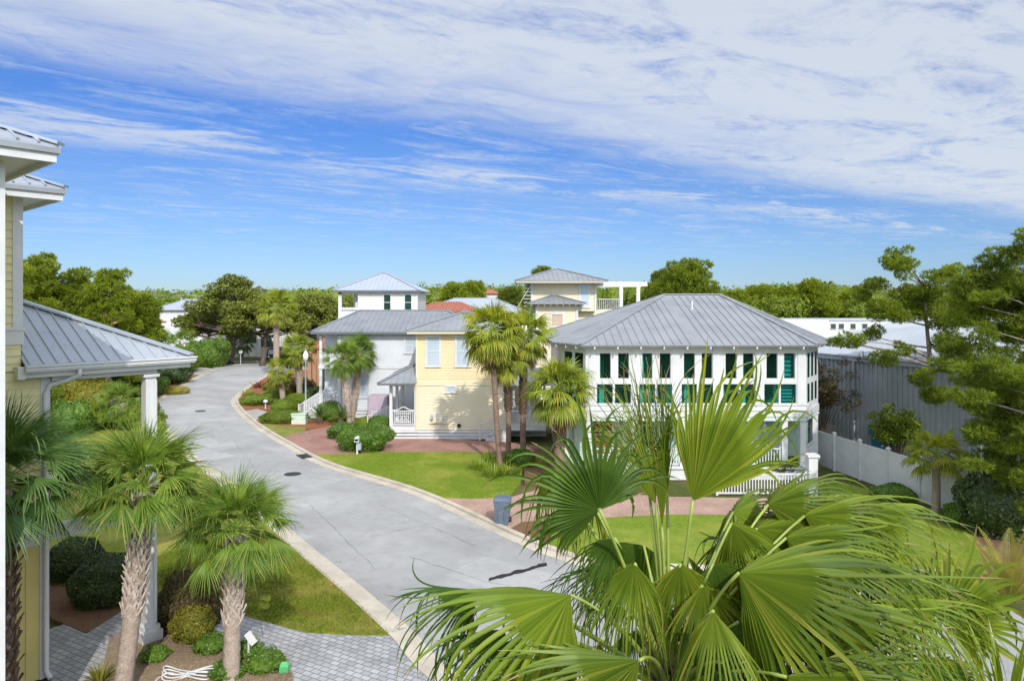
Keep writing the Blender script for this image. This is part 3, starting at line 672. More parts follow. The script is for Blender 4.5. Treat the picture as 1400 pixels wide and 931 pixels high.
for yy in (y0 + .1, y0 + 4, y1 - .1):
    c_ = MB(); c_.box(x0, x0 + .2, yy - .1, yy + .1, 1.05, 3.72); c_.box(x0, x0 + .2, yy - .1, yy + .1, 3.95, ez - .2); c_.build('porch_post', M['white'], H)
c_ = MB(); c_.box(-13.06, -12.9, y0, y0 + .18, 1.05, 3.72); c_.box(-13.06, -12.9, y0, y0 + .18, 3.95, ez - .2); c_.build('porch_post', M['white'], H)
r_ = MB(); railing(r_, (x0 + .2, y0 + .1, 1.05), (-13.1, y0 + .1, 1.05), .9, .14); railing(r_, (x0 + .2, y0 + .1, 3.95), (-13.1, y0 + .1, 3.95), .9, .14); railing(r_, (x0 + .1, y0 + 1.9, 1.05), (x0 + .1, y1 - .2, 1.05), .9, .14); railing(r_, (x0 + .1, y0 + .2, 3.95), (x0 + .1, y1 - .2, 3.95), .9, .14)
r_.build('railing', M['white'], H)
s_ = MB(); e_ = steps(s_, (x0, y0 + 1.0), (-1, 0), 1.4, 0, 1.05, .3)
for yy in (y0 + .25, y0 + 1.75): railing(s_, (x0 - .05, yy, 1.05), (x0 - 1.6, yy, .05), .9, .14)
s_.build('stairs', M['white'], H)
ps, cs = hip(WORLD, -14.85, -2.3, 51.5, 60.5, ez + .07, 8.05, ra=(-12.2, -5.2)); ro = metal_roof(H, ps, 'metal_roof_dark', cs, .4)
g_ = MB(); g_.box(-14.9, -2.3, 51.4, 51.52, ez - .12, ez + .03); g_.build('gutter', M['metal_edge'], ro)
window(H, (-7.45, y0), (0, -1), 1.0, 4.95, 5.95, 'pale_glass', trim=.14, vbar=True)
window(H, (-11.0, y0), (0, -1), .55, 1.6, 3.2, 'pale_glass')
# tower
tx0, tx1, ty0, ty1 = -15.05, -8.2, 60.2, 66.2
w_ = MB(); w_.box(tx0 + 1.75, tx1, ty0, ty1, 0, 9.6); w_.box(tx0, tx0 + 1.75, ty0, ty1, 0, 7.2); w_.build('tower_wall', M['warm_white'], H)
t_ = MB()
for (xx, yy) in ((tx0, ty0), (tx0, ty1 - .2)): t_.box(xx, xx + .28, yy - .01, yy + .25, 7.2, 9.55)
t_.box(tx0, tx0 + 1.75, ty0 - .02, ty0 + .14, 8.05, 8.25); t_.box(tx0 - .01, tx0 + 1.75, ty0 - .03, ty0 + .1, 7.2, 7.45); t_.box(tx0, tx0 + 1.75, ty0 - .01, ty0 + .2, 9.42, 9.6)
t_.box(tx0 - .01, tx0 + .1, ty0 + .25, ty1 - .25, 8.05, 8.25); t_.box(tx1 - .12, tx1 + .03, ty0 - .03, ty0 + .1, 7.0, 9.58); t_.box(tx0 + 1.7, tx0 + 1.85, ty0 - .03, ty0 + .1, 7.0, 9.58); t_.box(tx0, tx0 + 1.75, ty0 + .1, ty0 + .14, 7.45, 8.05)
t_.build('tower_trim', M['white'], H)
f_ = MB(); f_.box(tx0 + 1.4, tx0 + 1.74, ty0 + .4, ty0 + 2, 8.2, 8.7); f_.build('bench', M['white'], H)
for px in (529.5, 558): window(H, ((px - 700) / F * ty0, ty0), (0, -1), .56, 8.05, 9.35, 'dark_pane', trim=.09)
ps, cs = hip(WORLD, tx0 - .35, tx1 + .3, ty0 - .35, ty1 + .35, 9.72, 11.35, ra=(-11.9, -11.4)); ro = metal_roof(H, ps, 'metal_pale', cs, .4, name='tower_roof'); g_ = MB(); g_.box(tx0 - .38, tx1 + .33, ty0 - .42, ty0 - .35, 9.58, 9.74); g_.build('gutter', M['metal_edge'], ro)

# ---------------------------------------------------------------- butter yellow house
H = thing('house', 'butter yellow two storey house with small front porch and brick drive', 'house', (-3, 48, 0))
x0, x1, y0, y1 = -6.02, -.3, 44.0, 51.2; rc = [Vector(p) for p in ((x0, y0, 0), (x1, y0, 0), (x1, y1, 0), (x0, y1, 0))]
w_ = MB(); siding_body(w_, rc, 3.66, 6.8, .17); w_.build('upper_wall', M['butter'], H)
w_ = MB(); siding_body(w_, rc, .62, 3.4, .17); w_.build('lower_wall', M['butter_pale'], H)
t_ = MB(); hboard(t_, (x0 - .02, y0), (x1 + .02, y0), 3.4, 3.66, -.1, .045); hboard(t_, (x0, y1), (x0, y0), 3.4, 3.66, -.1, .045); corner_boards(t_, rc, .6, 3.4, .13); corner_boards(t_, rc, 3.66, 6.7, .13)
t_.build('trim', M['butter_pale'], H)
k_ = MB(); k_.box(x0 + .05, x1 - .05, y0 + .08, y1, 0, .62)
for i in range(3): k_.box(-7.78, x1, y0 - .02, y0 + .06, .02 + i * .21, .17 + i * .21)
k_.build('skirting', M['white'], H)
window(H, (-4.98, y0), (0, -1), .74, 4.66, 6.48, 'pale_glass', trim=.12); window(H, (-3.12, y0), (0, -1), .74, 4.66, 6.48, 'pale_glass', trim=.12); window(H, (-3.85, y0), (0, -1), .5, 3.0, 3.32, 'pale_glass', sash=False)
ub = MB(); ub.box(-5.25, -4.15, y0 - .05, y0 - .005, 1.0, 1.62); ub.build('utility_panel', M['butter_pale'], H)
mt_ = MB()
for xx, hh in ((-5.05, .28), (-4.7, .34), (-4.35, .2)): mt_.box(xx - .07, xx + .07, y0 - .17, y0 - .05, 1.3, 1.3 + hh)
mt_.lathe((-5.05, y0 - .2, 1.36), [(.09, -.05), (.09, .05), (.02, .06)], 10); mt_.tube([(-5.2, y0 - .1, 1.0), (-4.8, y0 - .1, 1.05), (-4.4, y0 - .1, 1.02), (-4.0, y0 - .1, .98)], .025, 6); mt_.build('meter', M['metal_roof_light'], H)
vn = MB(); vn.lathe((-3.35, y0 - .06, .9), [(.1, -.1), (.12, 0), (.1, .1)], 10); vn.build('vent', M['black'], H)
ps, cs = hip(WORLD, -6.62, .3, 43.4, 51.8, 6.92, 8.05, rb=(47.0, 48.4)); ro = metal_roof(H, ps, 'metal_roof', cs, .38); eave_trim(ro, WORLD, -6.62, .3, 43.4, 51.8, 6.93, .05, .16, 'butter_pale')
# front porch
fl = MB(); fl.box(-7.75, -6.04, y0 + .05, y0 + 5, .6, .82); fl.build('porch_floor', M['white'], H)
for xx, yy in ((-7.68, y0 + .12), (-6.1, y0 + .12), (-7.68, y0 + 2.4), (-7.68, y0 + 4.8)):
    c_ = MB(); c_.box(xx - .09, xx + .09, yy - .09, yy + .09, .82, 3.4); c_.build('porch_post', M['white'], H)
bm_ = MB(); bm_.box(-7.8, -6.04, y0 + .02, y0 + .2, 3.36, 3.56); bm_.box(-7.8, -7.6, y0 + .2, y0 + 5, 3.36, 3.56); bm_.build('porch_beam', M['butter_pale'], H)
ps = [[(-8.4, 43.4, 3.62), (-6.03, 43.4, 3.62), (-6.03, 45.5, 4.78)], [(-8.4, 49.5, 3.62), (-8.4, 43.4, 3.62), (-6.03, 45.5, 4.78), (-6.03, 47.4, 4.78)], [(-6.03, 49.5, 3.62), (-8.4, 49.5, 3.62), (-6.03, 47.4, 4.78)]]
ro = metal_roof(H, ps, 'metal_roof', [(ps[0][0], ps[0][2]), (ps[1][2], ps[1][3]), (ps[1][0], ps[1][3])], .38, name='porch_roof'); g_ = MB(); g_.box(-8.42, -6.03, 43.32, 43.42, 3.5, 3.6); g_.build('fascia', M['metal_edge'], ro)
r_ = MB(); railing(r_, (-7.6, y0 + .12, .82), (-6.18, y0 + .12, .82), .95, .12)
for cx_, rx, rz in ((-6.89, .42, .16),):
    for s_ in (.2, -.2, .0): r_.tube([(cx_ + s_ + .12 * math.cos(a), y0 + .05, 1.35 + .12 * math.sin(a)) for a in np.linspace(0, 6.283, 13)], .022, 6)
    r_.box(-7.4, -6.38, y0 + .03, y0 + .07, 1.6, 1.65); r_.box(-7.4, -6.38, y0 + .03, y0 + .07, 1.06, 1.1)
    pts = [(-7.55 + i * .11, y0 + .1, 1.82 + .22 * math.exp(-((i - 6) / 2.6) ** 2)) for i in range(13)]
    r_.tube(pts, .04, 6)
r_.build('railing', M['white'], H)
s_ = MB(); steps(s_, (-7.76, y0 + 3.6), (-1, 0), 1.5, 0, .8, .36)
for yy in (y0 + 2.8, y0 + 4.4): railing(s_, (-7.78, yy, .84), (-9.7, yy, .05), .95, .13)
s_.build('stairs', M['white'], H)
# rear side porch with its stair along the front wall
pr = MB(); pr.box(-.28, 2.2, 45.0, 49, .7, .92)
for i in range(3): pr.box(-.28, 2.2, 44.92, 44.99, .02 + i * .22, .18 + i * .22)
pr.build('side_porch_floor', M['white'], H)
for xx in (.1, 1.1, 2.1):
    c_ = MB(); c_.box(xx - .08, xx + .08, 45.05, 45.2, .92, 3.3); c_.build('porch_post', M['white'], H)
ps = [[(-.4, 44.6, 3.4), (2.6, 44.6, 3.4), (2.6, 47.5, 4.2), (-.28, 47.5, 4.2)]]
metal_roof(H, ps, 'metal_pale', (), .4, name='side_porch_roof')
r_ = MB(); railing(r_, (.2, 45.1, .92), (2.1, 45.1, .92), .95, .12); railing(r_, (-.15, 43.2, .95), (-2.0, 43.2, .1), .95, .13); railing(r_, (-.2, 43.2, .95), (2.1, 43.2, .95), .95, .13)
steps(r_, (-.2, 43.6), (-1, 0), .8, 0, .9, .36); r_.box(-.2, 2.1, 43.15, 45, .72, .9); r_.build('side_stairs', M['white'], H)
w_ = MB(); w_.box(-.28, 2.0, 48.5, 51, .7, 3.3); w_.build('side_wall', M['butter_pale'], H)

# ---------------------------------------------------------------- cream tower house
H = thing('house', 'cream house with stepped lookout tower and white roof pergola', 'house', (5, 57, 0)); Y = 55.0
X = lambda px, d=Y: (px - 700) / F * d
w_ = MB(); siding_body(w_, [Vector(p) for p in ((1.9, Y + .6, 0), (11.5, Y + .6, 0), (11.5, 63, 0), (1.9, 63, 0))], 0, 8.0, .17); w_.build('wall', M['cream'], H)
w_ = MB(); siding_body(w_, [Vector(p) for p in ((X(727.5), Y, 0), (X(814), Y, 0), (X(814), Y + 5, 0), (X(727.5), Y + 5, 0))], 8.0, 10.4, .17); siding_body(w_, [Vector(p) for p in ((X(733), Y - 1.2, 0), (X(787), Y - 1.2, 0), (X(787), Y, 0), (X(733), Y, 0))], 0, 8.5, .17); w_.build('tower_wall', M['cream'], H)
t_ = MB(); corner_boards(t_, [(X(727.5), Y), (X(814), Y)], 8, 10.3, .16); corner_boards(t_, [(X(733), Y - 1.2), (X(787), Y - 1.2)], 0, 8.4, .16); t_.build('trim', M['white'], H)
ps, cs = hip(WORLD, X(704), X(829), Y - 1.2, Y + 6.2, 10.38, 11.45, ra=(X(764) - .1, X(764) + .1)); ro = metal_roof(H, ps, 'metal_roof', cs, .38, name='tower_roof'); g_ = MB(); rafter_tails(g_, (X(706), Y - 1.1), (X(827), Y - 1.1), 10.22, 12, (0, 1)); g_.box(X(705), X(828), Y - 1.16, Y - 1.12, 10.2, 10.3); g_.build('rafter_tails', M['butter_pale'], ro)
ps, cs = hip(WORLD, X(721), X(798), Y - 1.9, Y + 1.4, 8.62, 9.25, ra=(X(757) - .1, X(757) + .1)); ps = [q for q in ps if min(v.y for v in q) < Y - .5]; ro = metal_roof(H, ps, 'metal_roof', [cs[0], cs[2], cs[4]], .38, name='bay_roof'); g_ = MB(); rafter_tails(g_, (X(722), Y - 1.8), (X(797), Y - 1.8), 8.48, 9, (0, 1), .4); g_.build('rafter_tails', M['butter_pale'], ro)
window(H, (X(799), Y), (0, -1), .6, 8.35, 10.0, 'pale_glass', trim=.14); window(H, (X(760.5), Y - 1.2), (0, -1), .8, 6.85, 7.75, 'blind', trim=.16, sash=False)
sh = MB(); sh.slab([(X(706), Y - .6, 8.2), (X(706) + .1, Y + 2.6, 8.2), (X(727), Y + 2.6, 10.2), (X(727), Y - .6, 10.2)], .06)
for i in range(6): sh.bar((X(716), Y - .3, 8.4 + i * .28), (X(727), Y - .3, 8.4 + i * .28), .05, .05)
sh.build('awning_shutter', M['white'], H)
r_ = MB(); railing(r_, (X(816), Y + .8, 8.0), (X(850), Y + .8, 8.0), .95, .16); r_.build('deck_railing', M['white'], H)
pg = MB(); py = Y + 1.5
for px in (853, 877):
    pg.box(X(px) - .14, X(px) + .14, py - .14, py + .14, 8.0, 10.0)
for yy in (py, py + 2.8): pg.box(X(812), X(890), yy - .08, yy + .08, 10.0, 10.22)
for i in range(5): pg.box(X(812), X(890), py + .1 + i * .62, py + .17 + i * .62, 10.22, 10.36)
pg.build('pergola', M['white'], H)

# ---------------------------------------------------------------- sunroom house, sage below and glazed above
H = thing('house', 'wide white glazed house with grey hip roof and sage green ground floor', 'house', (9.2, 38, 0)); Y = 34.0
X = lambda px, d=Y: (px - 700) / F * d
ring = [(2.6, 46.5), (2.6, 36.1), (3.6, 34.0), (14.4, 34.0), (15.9, 36.1), (15.9, 46.5)]
ring = [Vector((a, b, 0)) for a, b in ring]
up = [(X(a), X(b)) for a, b in ((820, 835), (845, 860), (878, 892), (902, 917), (935, 950), (959.5, 974), (992, 1007), (1016, 1030.5), (1048, 1063), (1072, 1087))]
lo = [(X(a), X(b)) for a, b in ((816, 838), (840.5, 863), (874, 896), (898.5, 920), (932, 953), (955.5, 977), (989, 1010), (1012.5, 1033), (1045, 1065), (1067.5, 1089))]
w_ = MB()
def fillers(iv, z0, z1):
    xs = [3.6] + [v for p in iv for v in p] + [14.4]
    for i in range(0, len(xs), 2): w_.box(xs[i], xs[i + 1], Y, Y + .2, z0, z1)
w_.box(3.6, 14.4, Y, Y + .2, 3.06, 3.70); fillers(lo, 3.70, 4.66); w_.box(3.6, 14.4, Y, Y + .2, 4.66, 4.92); fillers(up, 4.92, 6.17); w_.box(3.6, 14.4, Y, Y + .2, 6.17, 6.62)
def facet(a, b, cols, mir=1):            # a glazed chamfer wall with real openings
    d = (b - a); L = d.length; d = d / L; n = Vector((d.y, -d.x, 0)); f2 = Fr(a.x, a.y, math.atan2(d.y, d.x)); e = .22
    bw = (L - e) / cols; iv = [(e / 2 + i * bw + .12, e / 2 + (i + 1) * bw - .12) for i in range(cols)]
    w_.box(.02, L - .02, .0, .2, 3.06, 3.7, f2); w_.box(.02, L - .02, .0, .2, 4.66, 4.92, f2); w_.box(.02, L - .02, .0, .2, 6.17, 6.6, f2)
    xs = [.02] + [v for p in iv for v in p] + [L - .02]
    for i in range(0, len(xs), 2): w_.box(xs[i], xs[i + 1], 0, .2, 3.7, 4.66, f2); w_.box(xs[i], xs[i + 1], 0, .2, 4.92, 6.17, f2)
    return f2, iv
fR, ivR = facet(ring[3], ring[4], 3); fL, ivL = facet(ring[1], ring[2], 2)
for p, q in ((ring[4], ring[5]), (ring[5], ring[0]), (ring[0], ring[1])):
    hboard(w_, p, q, 3.06, 6.6, -.2, 0)
w_.build('sunroom_wall', M['white'], H)
t_ = MB(); t_.box(3.5, 14.5, Y - .05, Y - .002, 3.06, 3.42); t_.box(3.45, 14.55, Y - .09, Y - .05, 3.36, 3.46); t_.box(3.5, 14.5, Y - .04, Y - .002, 3.62, 3.69); t_.box(3.5, 14.5, Y - .05, Y - .002, 6.36, 6.5)
for k in range(6):
    xx = [3.9, 6.05, 8.0, 10.0, 12.15, 14.15][k]; t_.box(xx - .17, xx + .17, Y - .03, Y - .002, 3.7, 6.36)
for f2, L in ((fR, (ring[4] - ring[3]).length), (fL, (ring[2] - ring[1]).length)): t_.box(-.03, L + .03, -.05, -.002, 3.06, 3.42, f2); t_.box(-.03, L + .03, -.04, -.002, 6.36, 6.5, f2)
t_.build('trim', M['white'], H)
fF = Fr(0, Y)
def pane(f2, a, b, z0, z1, m='dark_glass'):
    y_ = .0 if f2 is not fF else .06
    f = MB(); f.box(a, a + .018, y_ + .005, y_ + .06, z0, z1, f2); f.box(b - .018, b, y_ + .005, y_ + .06, z0, z1, f2); f.box(a + .018, b - .018, y_ + .005, y_ + .06, z0, z0 + .02, f2); f.box(a + .018, b - .018, y_ + .005, y_ + .06, z1 - .02, z1, f2)
    o = f.build('window', M['white'], H); p = MB(); p.box(a + .019, b - .019, y_ + .015, y_ + .025, z0 + .021, z1 - .021, f2); p.build('pane', M[m], o); return o
for i, (a_, b_) in enumerate(up): pane(fF, a_, b_, 4.92, 6.17, 'clear_glass' if i in (2, 9) else 'dark_glass')
for i, (a_, b_) in enumerate(lo): pane(fF, a_, b_, 3.70, 4.66, 'clear_glass')
for f2, iv in ((fR, ivR), (fL, ivL)):
    for a_, b_ in iv: pane(f2, a_, b_, 4.92, 6.17); pane(f2, a_, b_, 3.7, 4.66)
i_ = MB(); i_.prism([p.xy for p in ring], 2.86, 3.05); i_.box(2.9, 15.6, 38.2, 38.3, 3.05, 6.55); i_.build('upper_floor', M['interior'], H)
i_ = MB(); i_.box(6.05, 6.2, 34.3, 38.2, 3.06, 6.55); i_.box(12.2, 12.3, 34.3, 38.2, 3.06, 6.55); i_.box(6.6, 7.6, 38.12, 38.2, 3.06, 5.6); i_.build('partition', M['warm_white'], H)
i_ = MB()
for xx, ww, h0 in ((4.35, .22, 3.06), (6.35, .18, 3.06), (7.7, .2, 3.06), (8.55, .3, 3.06), (10.35, .2, 3.06), (11.35, .25, 3.06), (13.0, .16, 3.06)):
    for k in range(4): i_.tube([(xx + k * ww / 4, 34.45 + .03 * (k % 2), h0), (xx + k * ww / 4, 34.45 + .03 * (k % 2), 6.4)], .05, 6)
i_.build('curtain', M['warm_white'], H)
i_ = MB()
for a_, b_ in (up[1], up[4], up[7]):
    for k in range(9): i_.box(a_ - .05, b_ + .05, 34.36, 34.38, 5.45 + k * .08, 5.5 + k * .08)
i_.build('window_blind', M['pale_sage'], H)
for wz in ((4.98, 6.1), (3.76, 4.6)):
    a_, b_ = (up[9] if wz[0] > 4.8 else lo[9]); s_ = MB(); n_ = 5
    for i in range(n_): s_.box(a_ + .1, b_ - .1, Y + .3, Y + .36, wz[0] + (wz[1] - wz[0]) * (i + .2) / n_, wz[0] + (wz[1] - wz[0]) * (i + .62) / n_)
    s_.build('shutter', M['metal_pale'], H)
    s_ = MB(); s_.box(a_ - .02, b_ + .02, Y + .4, Y + .44, wz[0] - .05, wz[1] + .05); s_.build('shutter_frame', M['teal_paint'], H)
el = [(2.0, 47.1), (2.0, 35.85), (3.3, 33.4), (14.7, 33.4), (16.5, 35.85), (16.5, 47.1)]; ez = 6.62
E = [Vector((a, b, ez)) for a, b in el]; RL, RR = Vector((9.0, 41, 9.12)), Vector((12.25, 41, 9.12))
ps = [[E[2], E[3], RR, RL], [E[3], E[4], RR], [E[4], E[5], RR], [E[5], E[0], RL, RR], [E[0], E[1], RL], [E[1], E[2], RL]]
ro = metal_roof(H, ps, 'metal_roof', [(E[2], RL), (E[3], RR), (E[4], RR), (E[1], RL), (RL, RR), (E[0], RL), (E[5], RR)], .4, .06, cap_w=.2)
g_ = MB()
for p, q in zip(E, E[1:]): rafter_tails(g_, p.lerp(q, .01) - Z * .16, p.lerp(q, .99) - Z * .16, ez - .16, max(3, int((q - p).length / 1.1)), Vector((-(q - p).y, (q - p).x, 0)).normalized(), .45)
g_.prism([(p.x * .985 + .14, p.y * .985 + .6) for p in E], ez - .12, ez - .075); g_.build('soffit', M['white'], ro)
v_ = MB(); v_.tube([(10.0, 38.6, 8.2), (10.0, 38.6, 8.75)], .05, 8); v_.lathe((10.0, 38.6, 8.2), [(.13, -.1), (.1, .1), (.05, .15)], 10); v_.build('vent_pipe', M['white'], ro)
# ground floor
w_ = MB(); siding_body(w_, [Vector(p) for p in ((3.2, 35.7, 0), (15.2, 35.7, 0), (15.2, 46, 0), (3.2, 46, 0))], .55, 3.0, .17); w_.build('ground_wall', M['sage'], H)
fl = MB(); fl.prism([(a, b) for a, b in [(2.6, 46.5), (2.6, 36), (3.5, 33.9), (14.5, 33.9), (15.9, 36), (15.9, 46.5)]], 0, .55)
fl.prism([(a, b) for a, b in [(2.5, 46.5), (2.5, 36), (3.4, 33.8), (14.6, 33.8), (16.0, 36), (16.0, 46.5)]], .55, .63); fl.build('porch_floor', M['white'], H)
for xx, yy in ((3.78, 34.12), (5.98, 34.12), (8.4, 34.12), (11.0, 34.12), (13.35, 34.12), (14.28, 34.2), (15.72, 36.15), (2.8, 36.2)):
    c_ = MB(); c_.box(xx - .14, xx + .14, yy - .14, yy + .14, .63, 3.05); c_.box(xx - .19, xx + .19, yy - .19, yy + .19, .63, .8); c_.box(xx - .18, xx + .18, yy - .18, yy + .18, 2.9, 3.0); c_.build('column', M['white'], H)
window(H, (4.65, 35.7), (0, -1), .95, .9, 2.85, 'wood', trim=.12)
dr = MB(); board(dr, Vector((6.9, 35.7, 0)), Vector((0, -1, 0)), 1.2, .63, 2.95, 0, .05); dr.box(6.15, 6.3, 35.6, 35.7, .63, 2.98); dr.box(7.5, 7.65, 35.6, 35.7, .63, 2.98); d_ = dr.build('door', M['white'], H)
p_ = MB(); board(p_, Vector((6.9, 35.7, 0)), Vector((0, -1, 0)), .62, 1.1, 2.75, .03, .062); p_.build('pane', M['dark_glass'], d_)
h_ = MB(); h_.tube([(7.38, 35.6, 1.55), (7.3, 35.58, 1.55)], .03, 6); h_.build('handle', M['black'], d_)
dr = MB(); board(dr, Vector((12.1, 35.7, 0)), Vector((0, -1, 0)), 1.1, .63, 2.9, 0, .05); d_ = dr.build('door', M['white'], H); p_ = MB(); board(p_, Vector((12.1, 35.7, 0)), Vector((0, -1, 0)), .6, 1.1, 2.7, .03, .062); p_.build('pane', M['pale_glass'], d_)
window(H, (9.6, 35.7), (0, -1), 1.1, 1.2, 2.75, 'dark_pane', trim=.12)
for xx in (5.7, 12.95):
    l_ = MB(); l_.lathe((xx, 35.58, 2.25), [(.03, -.28), (.1, -.2), (.14, 0), (.1, .2), (.04, .3)], 10); l_.build('porch_light', M['lamp_globe'], H)
r_ = MB()
for a_, b_ in ((4.0, 5.8), (6.2, 8.2), (8.6, 10.8), (11.2, 13.15)): railing(r_, (a_, 34.12, .63), (b_, 34.12, .63), .85, .13, .06)
railing(r_, (14.5, 34.4, .63), (15.6, 36.0, .63), .85, .13, .06); r_.build('railing', M['white'], H)
p = MB(); p.lathe((7.6, 36.4, 3.06), [(.02, 0), (.02, .02)], 6)
L = thing('table_lamp', 'orange red lantern behind the lower left panes of the glazed house', 'lamp', (5.15, 34.9, 3.06))
q = MB(); q.lathe((5.15, 34.9, 3.06), [(.3, 0), (.3, .55), (.06, .6), (.06, .7)], 12); q.build('base', M['wood'], L); q = MB(); q.lathe((5.15, 34.9, 3.76), [(.25, 0), (.28, .2), (.24, .5), (.1, .6)], 14); q.build('lamp_shade', M['orange'], L)
CH = thing('chair', 'pale chair seen through the second bay of glazing', 'chair', (7.1, 35.6, 3.06))
q = MB(); q.box(6.85, 7.35, 35.4, 35.9, 3.5, 3.58); q.build('seat', M['white'], CH); q = MB(); q.box(6.85, 7.35, 35.85, 35.92, 3.58, 4.2); q.build('backrest', M['white'], CH)
for i_x in (6.88, 7.32):
    for i_y in (35.43, 35.87): q = MB(); q.box(i_x - .02, i_x + .02, i_y - .02, i_y + .02, 3.06, 3.5); q.build('leg', M['white'], CH)

# picket fence in front of that house
T = thing('picket_fence', 'low white picket fence with square end pier before glazed house', 'fence', (13, 31.2, 0))
q = MB(); railing(q, (9.2, 31.2, .0), (13.2, 31.2, .0), .95, .13); q.build('pickets', M['white'], T)
q = MB(); q.box(13.25, 13.65, 31.0, 31.4, 0, 1.75); q.box(13.18, 13.72, 30.93, 31.47, 1.75, 1.85); q.build('pier', M['white'], T)

# ---------------------------------------------------------------- background buildings
def plain_house(label, a0, a1, b0, b1, ez, zr, wall, roof, ridge, over=.6, tile=False, cat='house', name='house'):
    H = thing(name, label, cat, ((a0 + a1) / 2, (b0 + b1) / 2, 0)); w = MB(); w.box(a0, a1, b0, b1, 0, ez); w.build('wall', M[wall], H)
    ps, cs = hip(WORLD, a0 - over, a1 + over, b0 - over, b1 + over, ez + .08, zr, ra=ridge)
    if tile: metal_roof(H, ps, roof, cs, .32, .1, sh=.09, sw=.16, cap_w=.3)
    else: metal_roof(H, ps, roof, cs, .45)
    return H
H = plain_house('orange stucco house with red tile roof behind the lamp post', -19.7, -11, 68, 76, 4.2, 6.2, 'terracotta_wall', 'tile', (-16.5, -14.2), tile=True)
q = MB()
for xx in (-19.6, -18.7): q.box(xx, xx + .35, 66.6, 67, 0, 4.1)
q.build('porch_column', M['terracotta_wall'], H); q = MB(); q.box(-19.1, -18.2, 67.92, 67.99, 0, 3.2); q.build('doorway', M['dark_room'], H)
H = plain_house('red tile roofed house showing above the white house roof', -11.0, -4.6, 78, 88, 7.6, 8.75, 'warm_white', 'tile', (-9.0, -6.2), tile=True)
H = plain_house('long house with pale blue grey metal roof behind the yellow house', -13, 2.0, 92, 104, 7.2, 9.35, 'warm_white', 'metal_pale', (-8, -2.5)); window(H, (-3, 92), (0, -1), 1, 4, 6, 'pale_glass')
H = plain_house('white house behind the live oaks at the far bend', -45, -31, 112, 124, 5.4, 7.4, 'warm_white', 'tile_pale', (-41, -35)); 
q = MB(); q.box(-43.9, -41.2, 111.9, 111.98, 2.3, 4.7); q.build('garage_opening', M['dark_room'], H); q = MB(); q.add([(-39.6 + 1.2 * math.cos(a), 111.93, 1.6 + 1.9 * math.sin(a)) for a in np.linspace(0, math.pi, 14)], [tuple(range(14))]); q.build('archway', M['dark_room'], H)  # flat dark sheets, the shade inside garage and arch put in as colour
q = MB()
for xx in (-44.6, -40.9, -37.6, -34.0): q.box(xx, xx + .5, 111.7, 112, 0, 5.3)
q.build('pilaster', M['white'], H)
H = plain_house('distant white house with pale blue metal roof at left', -63.5, -55.2, 124, 134, 7.4, 9.4, 'white', 'metal_pale', (-60.5, -58)); window(H, (-57.0, 124), (0, -1), 1.6, 5.2, 6.9, 'dark_pane')
H = plain_house('house with weathered pink tile roof among the left pines', -46, -40.2, 74, 79, 6.4, 8.0, 'wood', 'tile_pale', (-43.5, -42.7), tile=True); q = MB(); q.slab([(-42, 70.5, 3.6), (-38.4, 70.5, 3.6), (-39.4, 74, 5.0), (-42, 74, 5.0)], .2); q.box(-41.8, -38.8, 71, 73.9, 0, 3.5); q.build('low_wing', M['tile_pale'], H)
H = plain_house('tiny red roofed house above the trees behind the palms', -6.8, -3.6, 170, 176, 11.0, 12.1, 'warm_white', 'tile', (-5.6, -4.8))
# warehouse
H = thing('warehouse', 'blue grey corrugated warehouse with low white roof behind the fence', 'warehouse', (26, 36, 0))
wa, wb = Vector((17.7, 45.5, 0)), Vector((26.0, 21.5, 0)); dd = (wb - wa).normalized(); nn = Vector((-dd.y, dd.x, 0))   # nn points right, into the building
if nn.x < 0: nn = -nn
L_ = (wb - wa).length; w_ = MB(); f2 = Fr(wa.x, wa.y, math.atan2(dd.y, dd.x))
we = wa + nn * 24; wf = wb + nn * 24
w_.prism([wa.xy, wb.xy, wf.xy, we.xy], 0, 5.45)
k = int(L_ / .32)
for i in range(k):
    p = wa + dd * (i + .5) * .32; w_.obox(p - nn * .02 + Z * 2.7, dd * .06, nn * .035, Z * 2.7)
w_.build('wall', M['shed_metal'], H)
q = MB()
for i in (6, 13.5): p = wa + dd * i; q.obox(p - nn * .1 + Z * 2.7, dd * .07, nn * .06, Z * 2.65)
q.obox(wa + dd * L_ / 2 - nn * .1 + Z * 5.4, dd * L_ / 2, nn * .07, Z * .09); q.build('gutter', M['metal_roof_light'], H)
mid = nn * 12; o0 = wa - nn * .15 - dd * .2; o1 = wb - nn * .15 + dd * .2; zt = 7.7
ps = [[o0 + Z * 5.6, o1 + Z * 5.6, o1 + mid + Z * zt, o0 + mid + Z * zt], [o1 + mid * 2 + Z * 5.6, o0 + mid * 2 + Z * 5.6, o0 + mid + Z * zt, o1 + mid + Z * zt]]
metal_roof(H, ps, 'white_roof', (), .6, .08)
q = MB(); q.add([wa + Z * 5.45, we + Z * 5.45, wa + mid + Z * (zt - .1)], [(0, 1, 2)]); q.add([wb + Z * 5.45, wf + Z * 5.45, wb + mid + Z * (zt - .1)], [(0, 2, 1)]); q.build('gable', M['shed_metal'], H)
H = thing('warehouse', 'long low white building with small square windows beyond the warehouse', 'building', (42, 86, 0)); q = MB(); q.box(31, 50, 82, 92, 0, 6.55); q.box(30.6, 36.5, 80, 82, 0, 6.7); q.build('wall', M['white'], H)
q = MB(); q.box(30.9, 50.1, 81.9, 92.1, 6.55, 6.68); q.build('roof', M['white_roof'], H)
for px in (1118, 1128, 1139, 1150, 1166, 1182): window(H, ((px - 700) / F * 82, 82), (0, -1), .6, 5.6, 6.2, 'dark_room', trim=.05, sash=False)
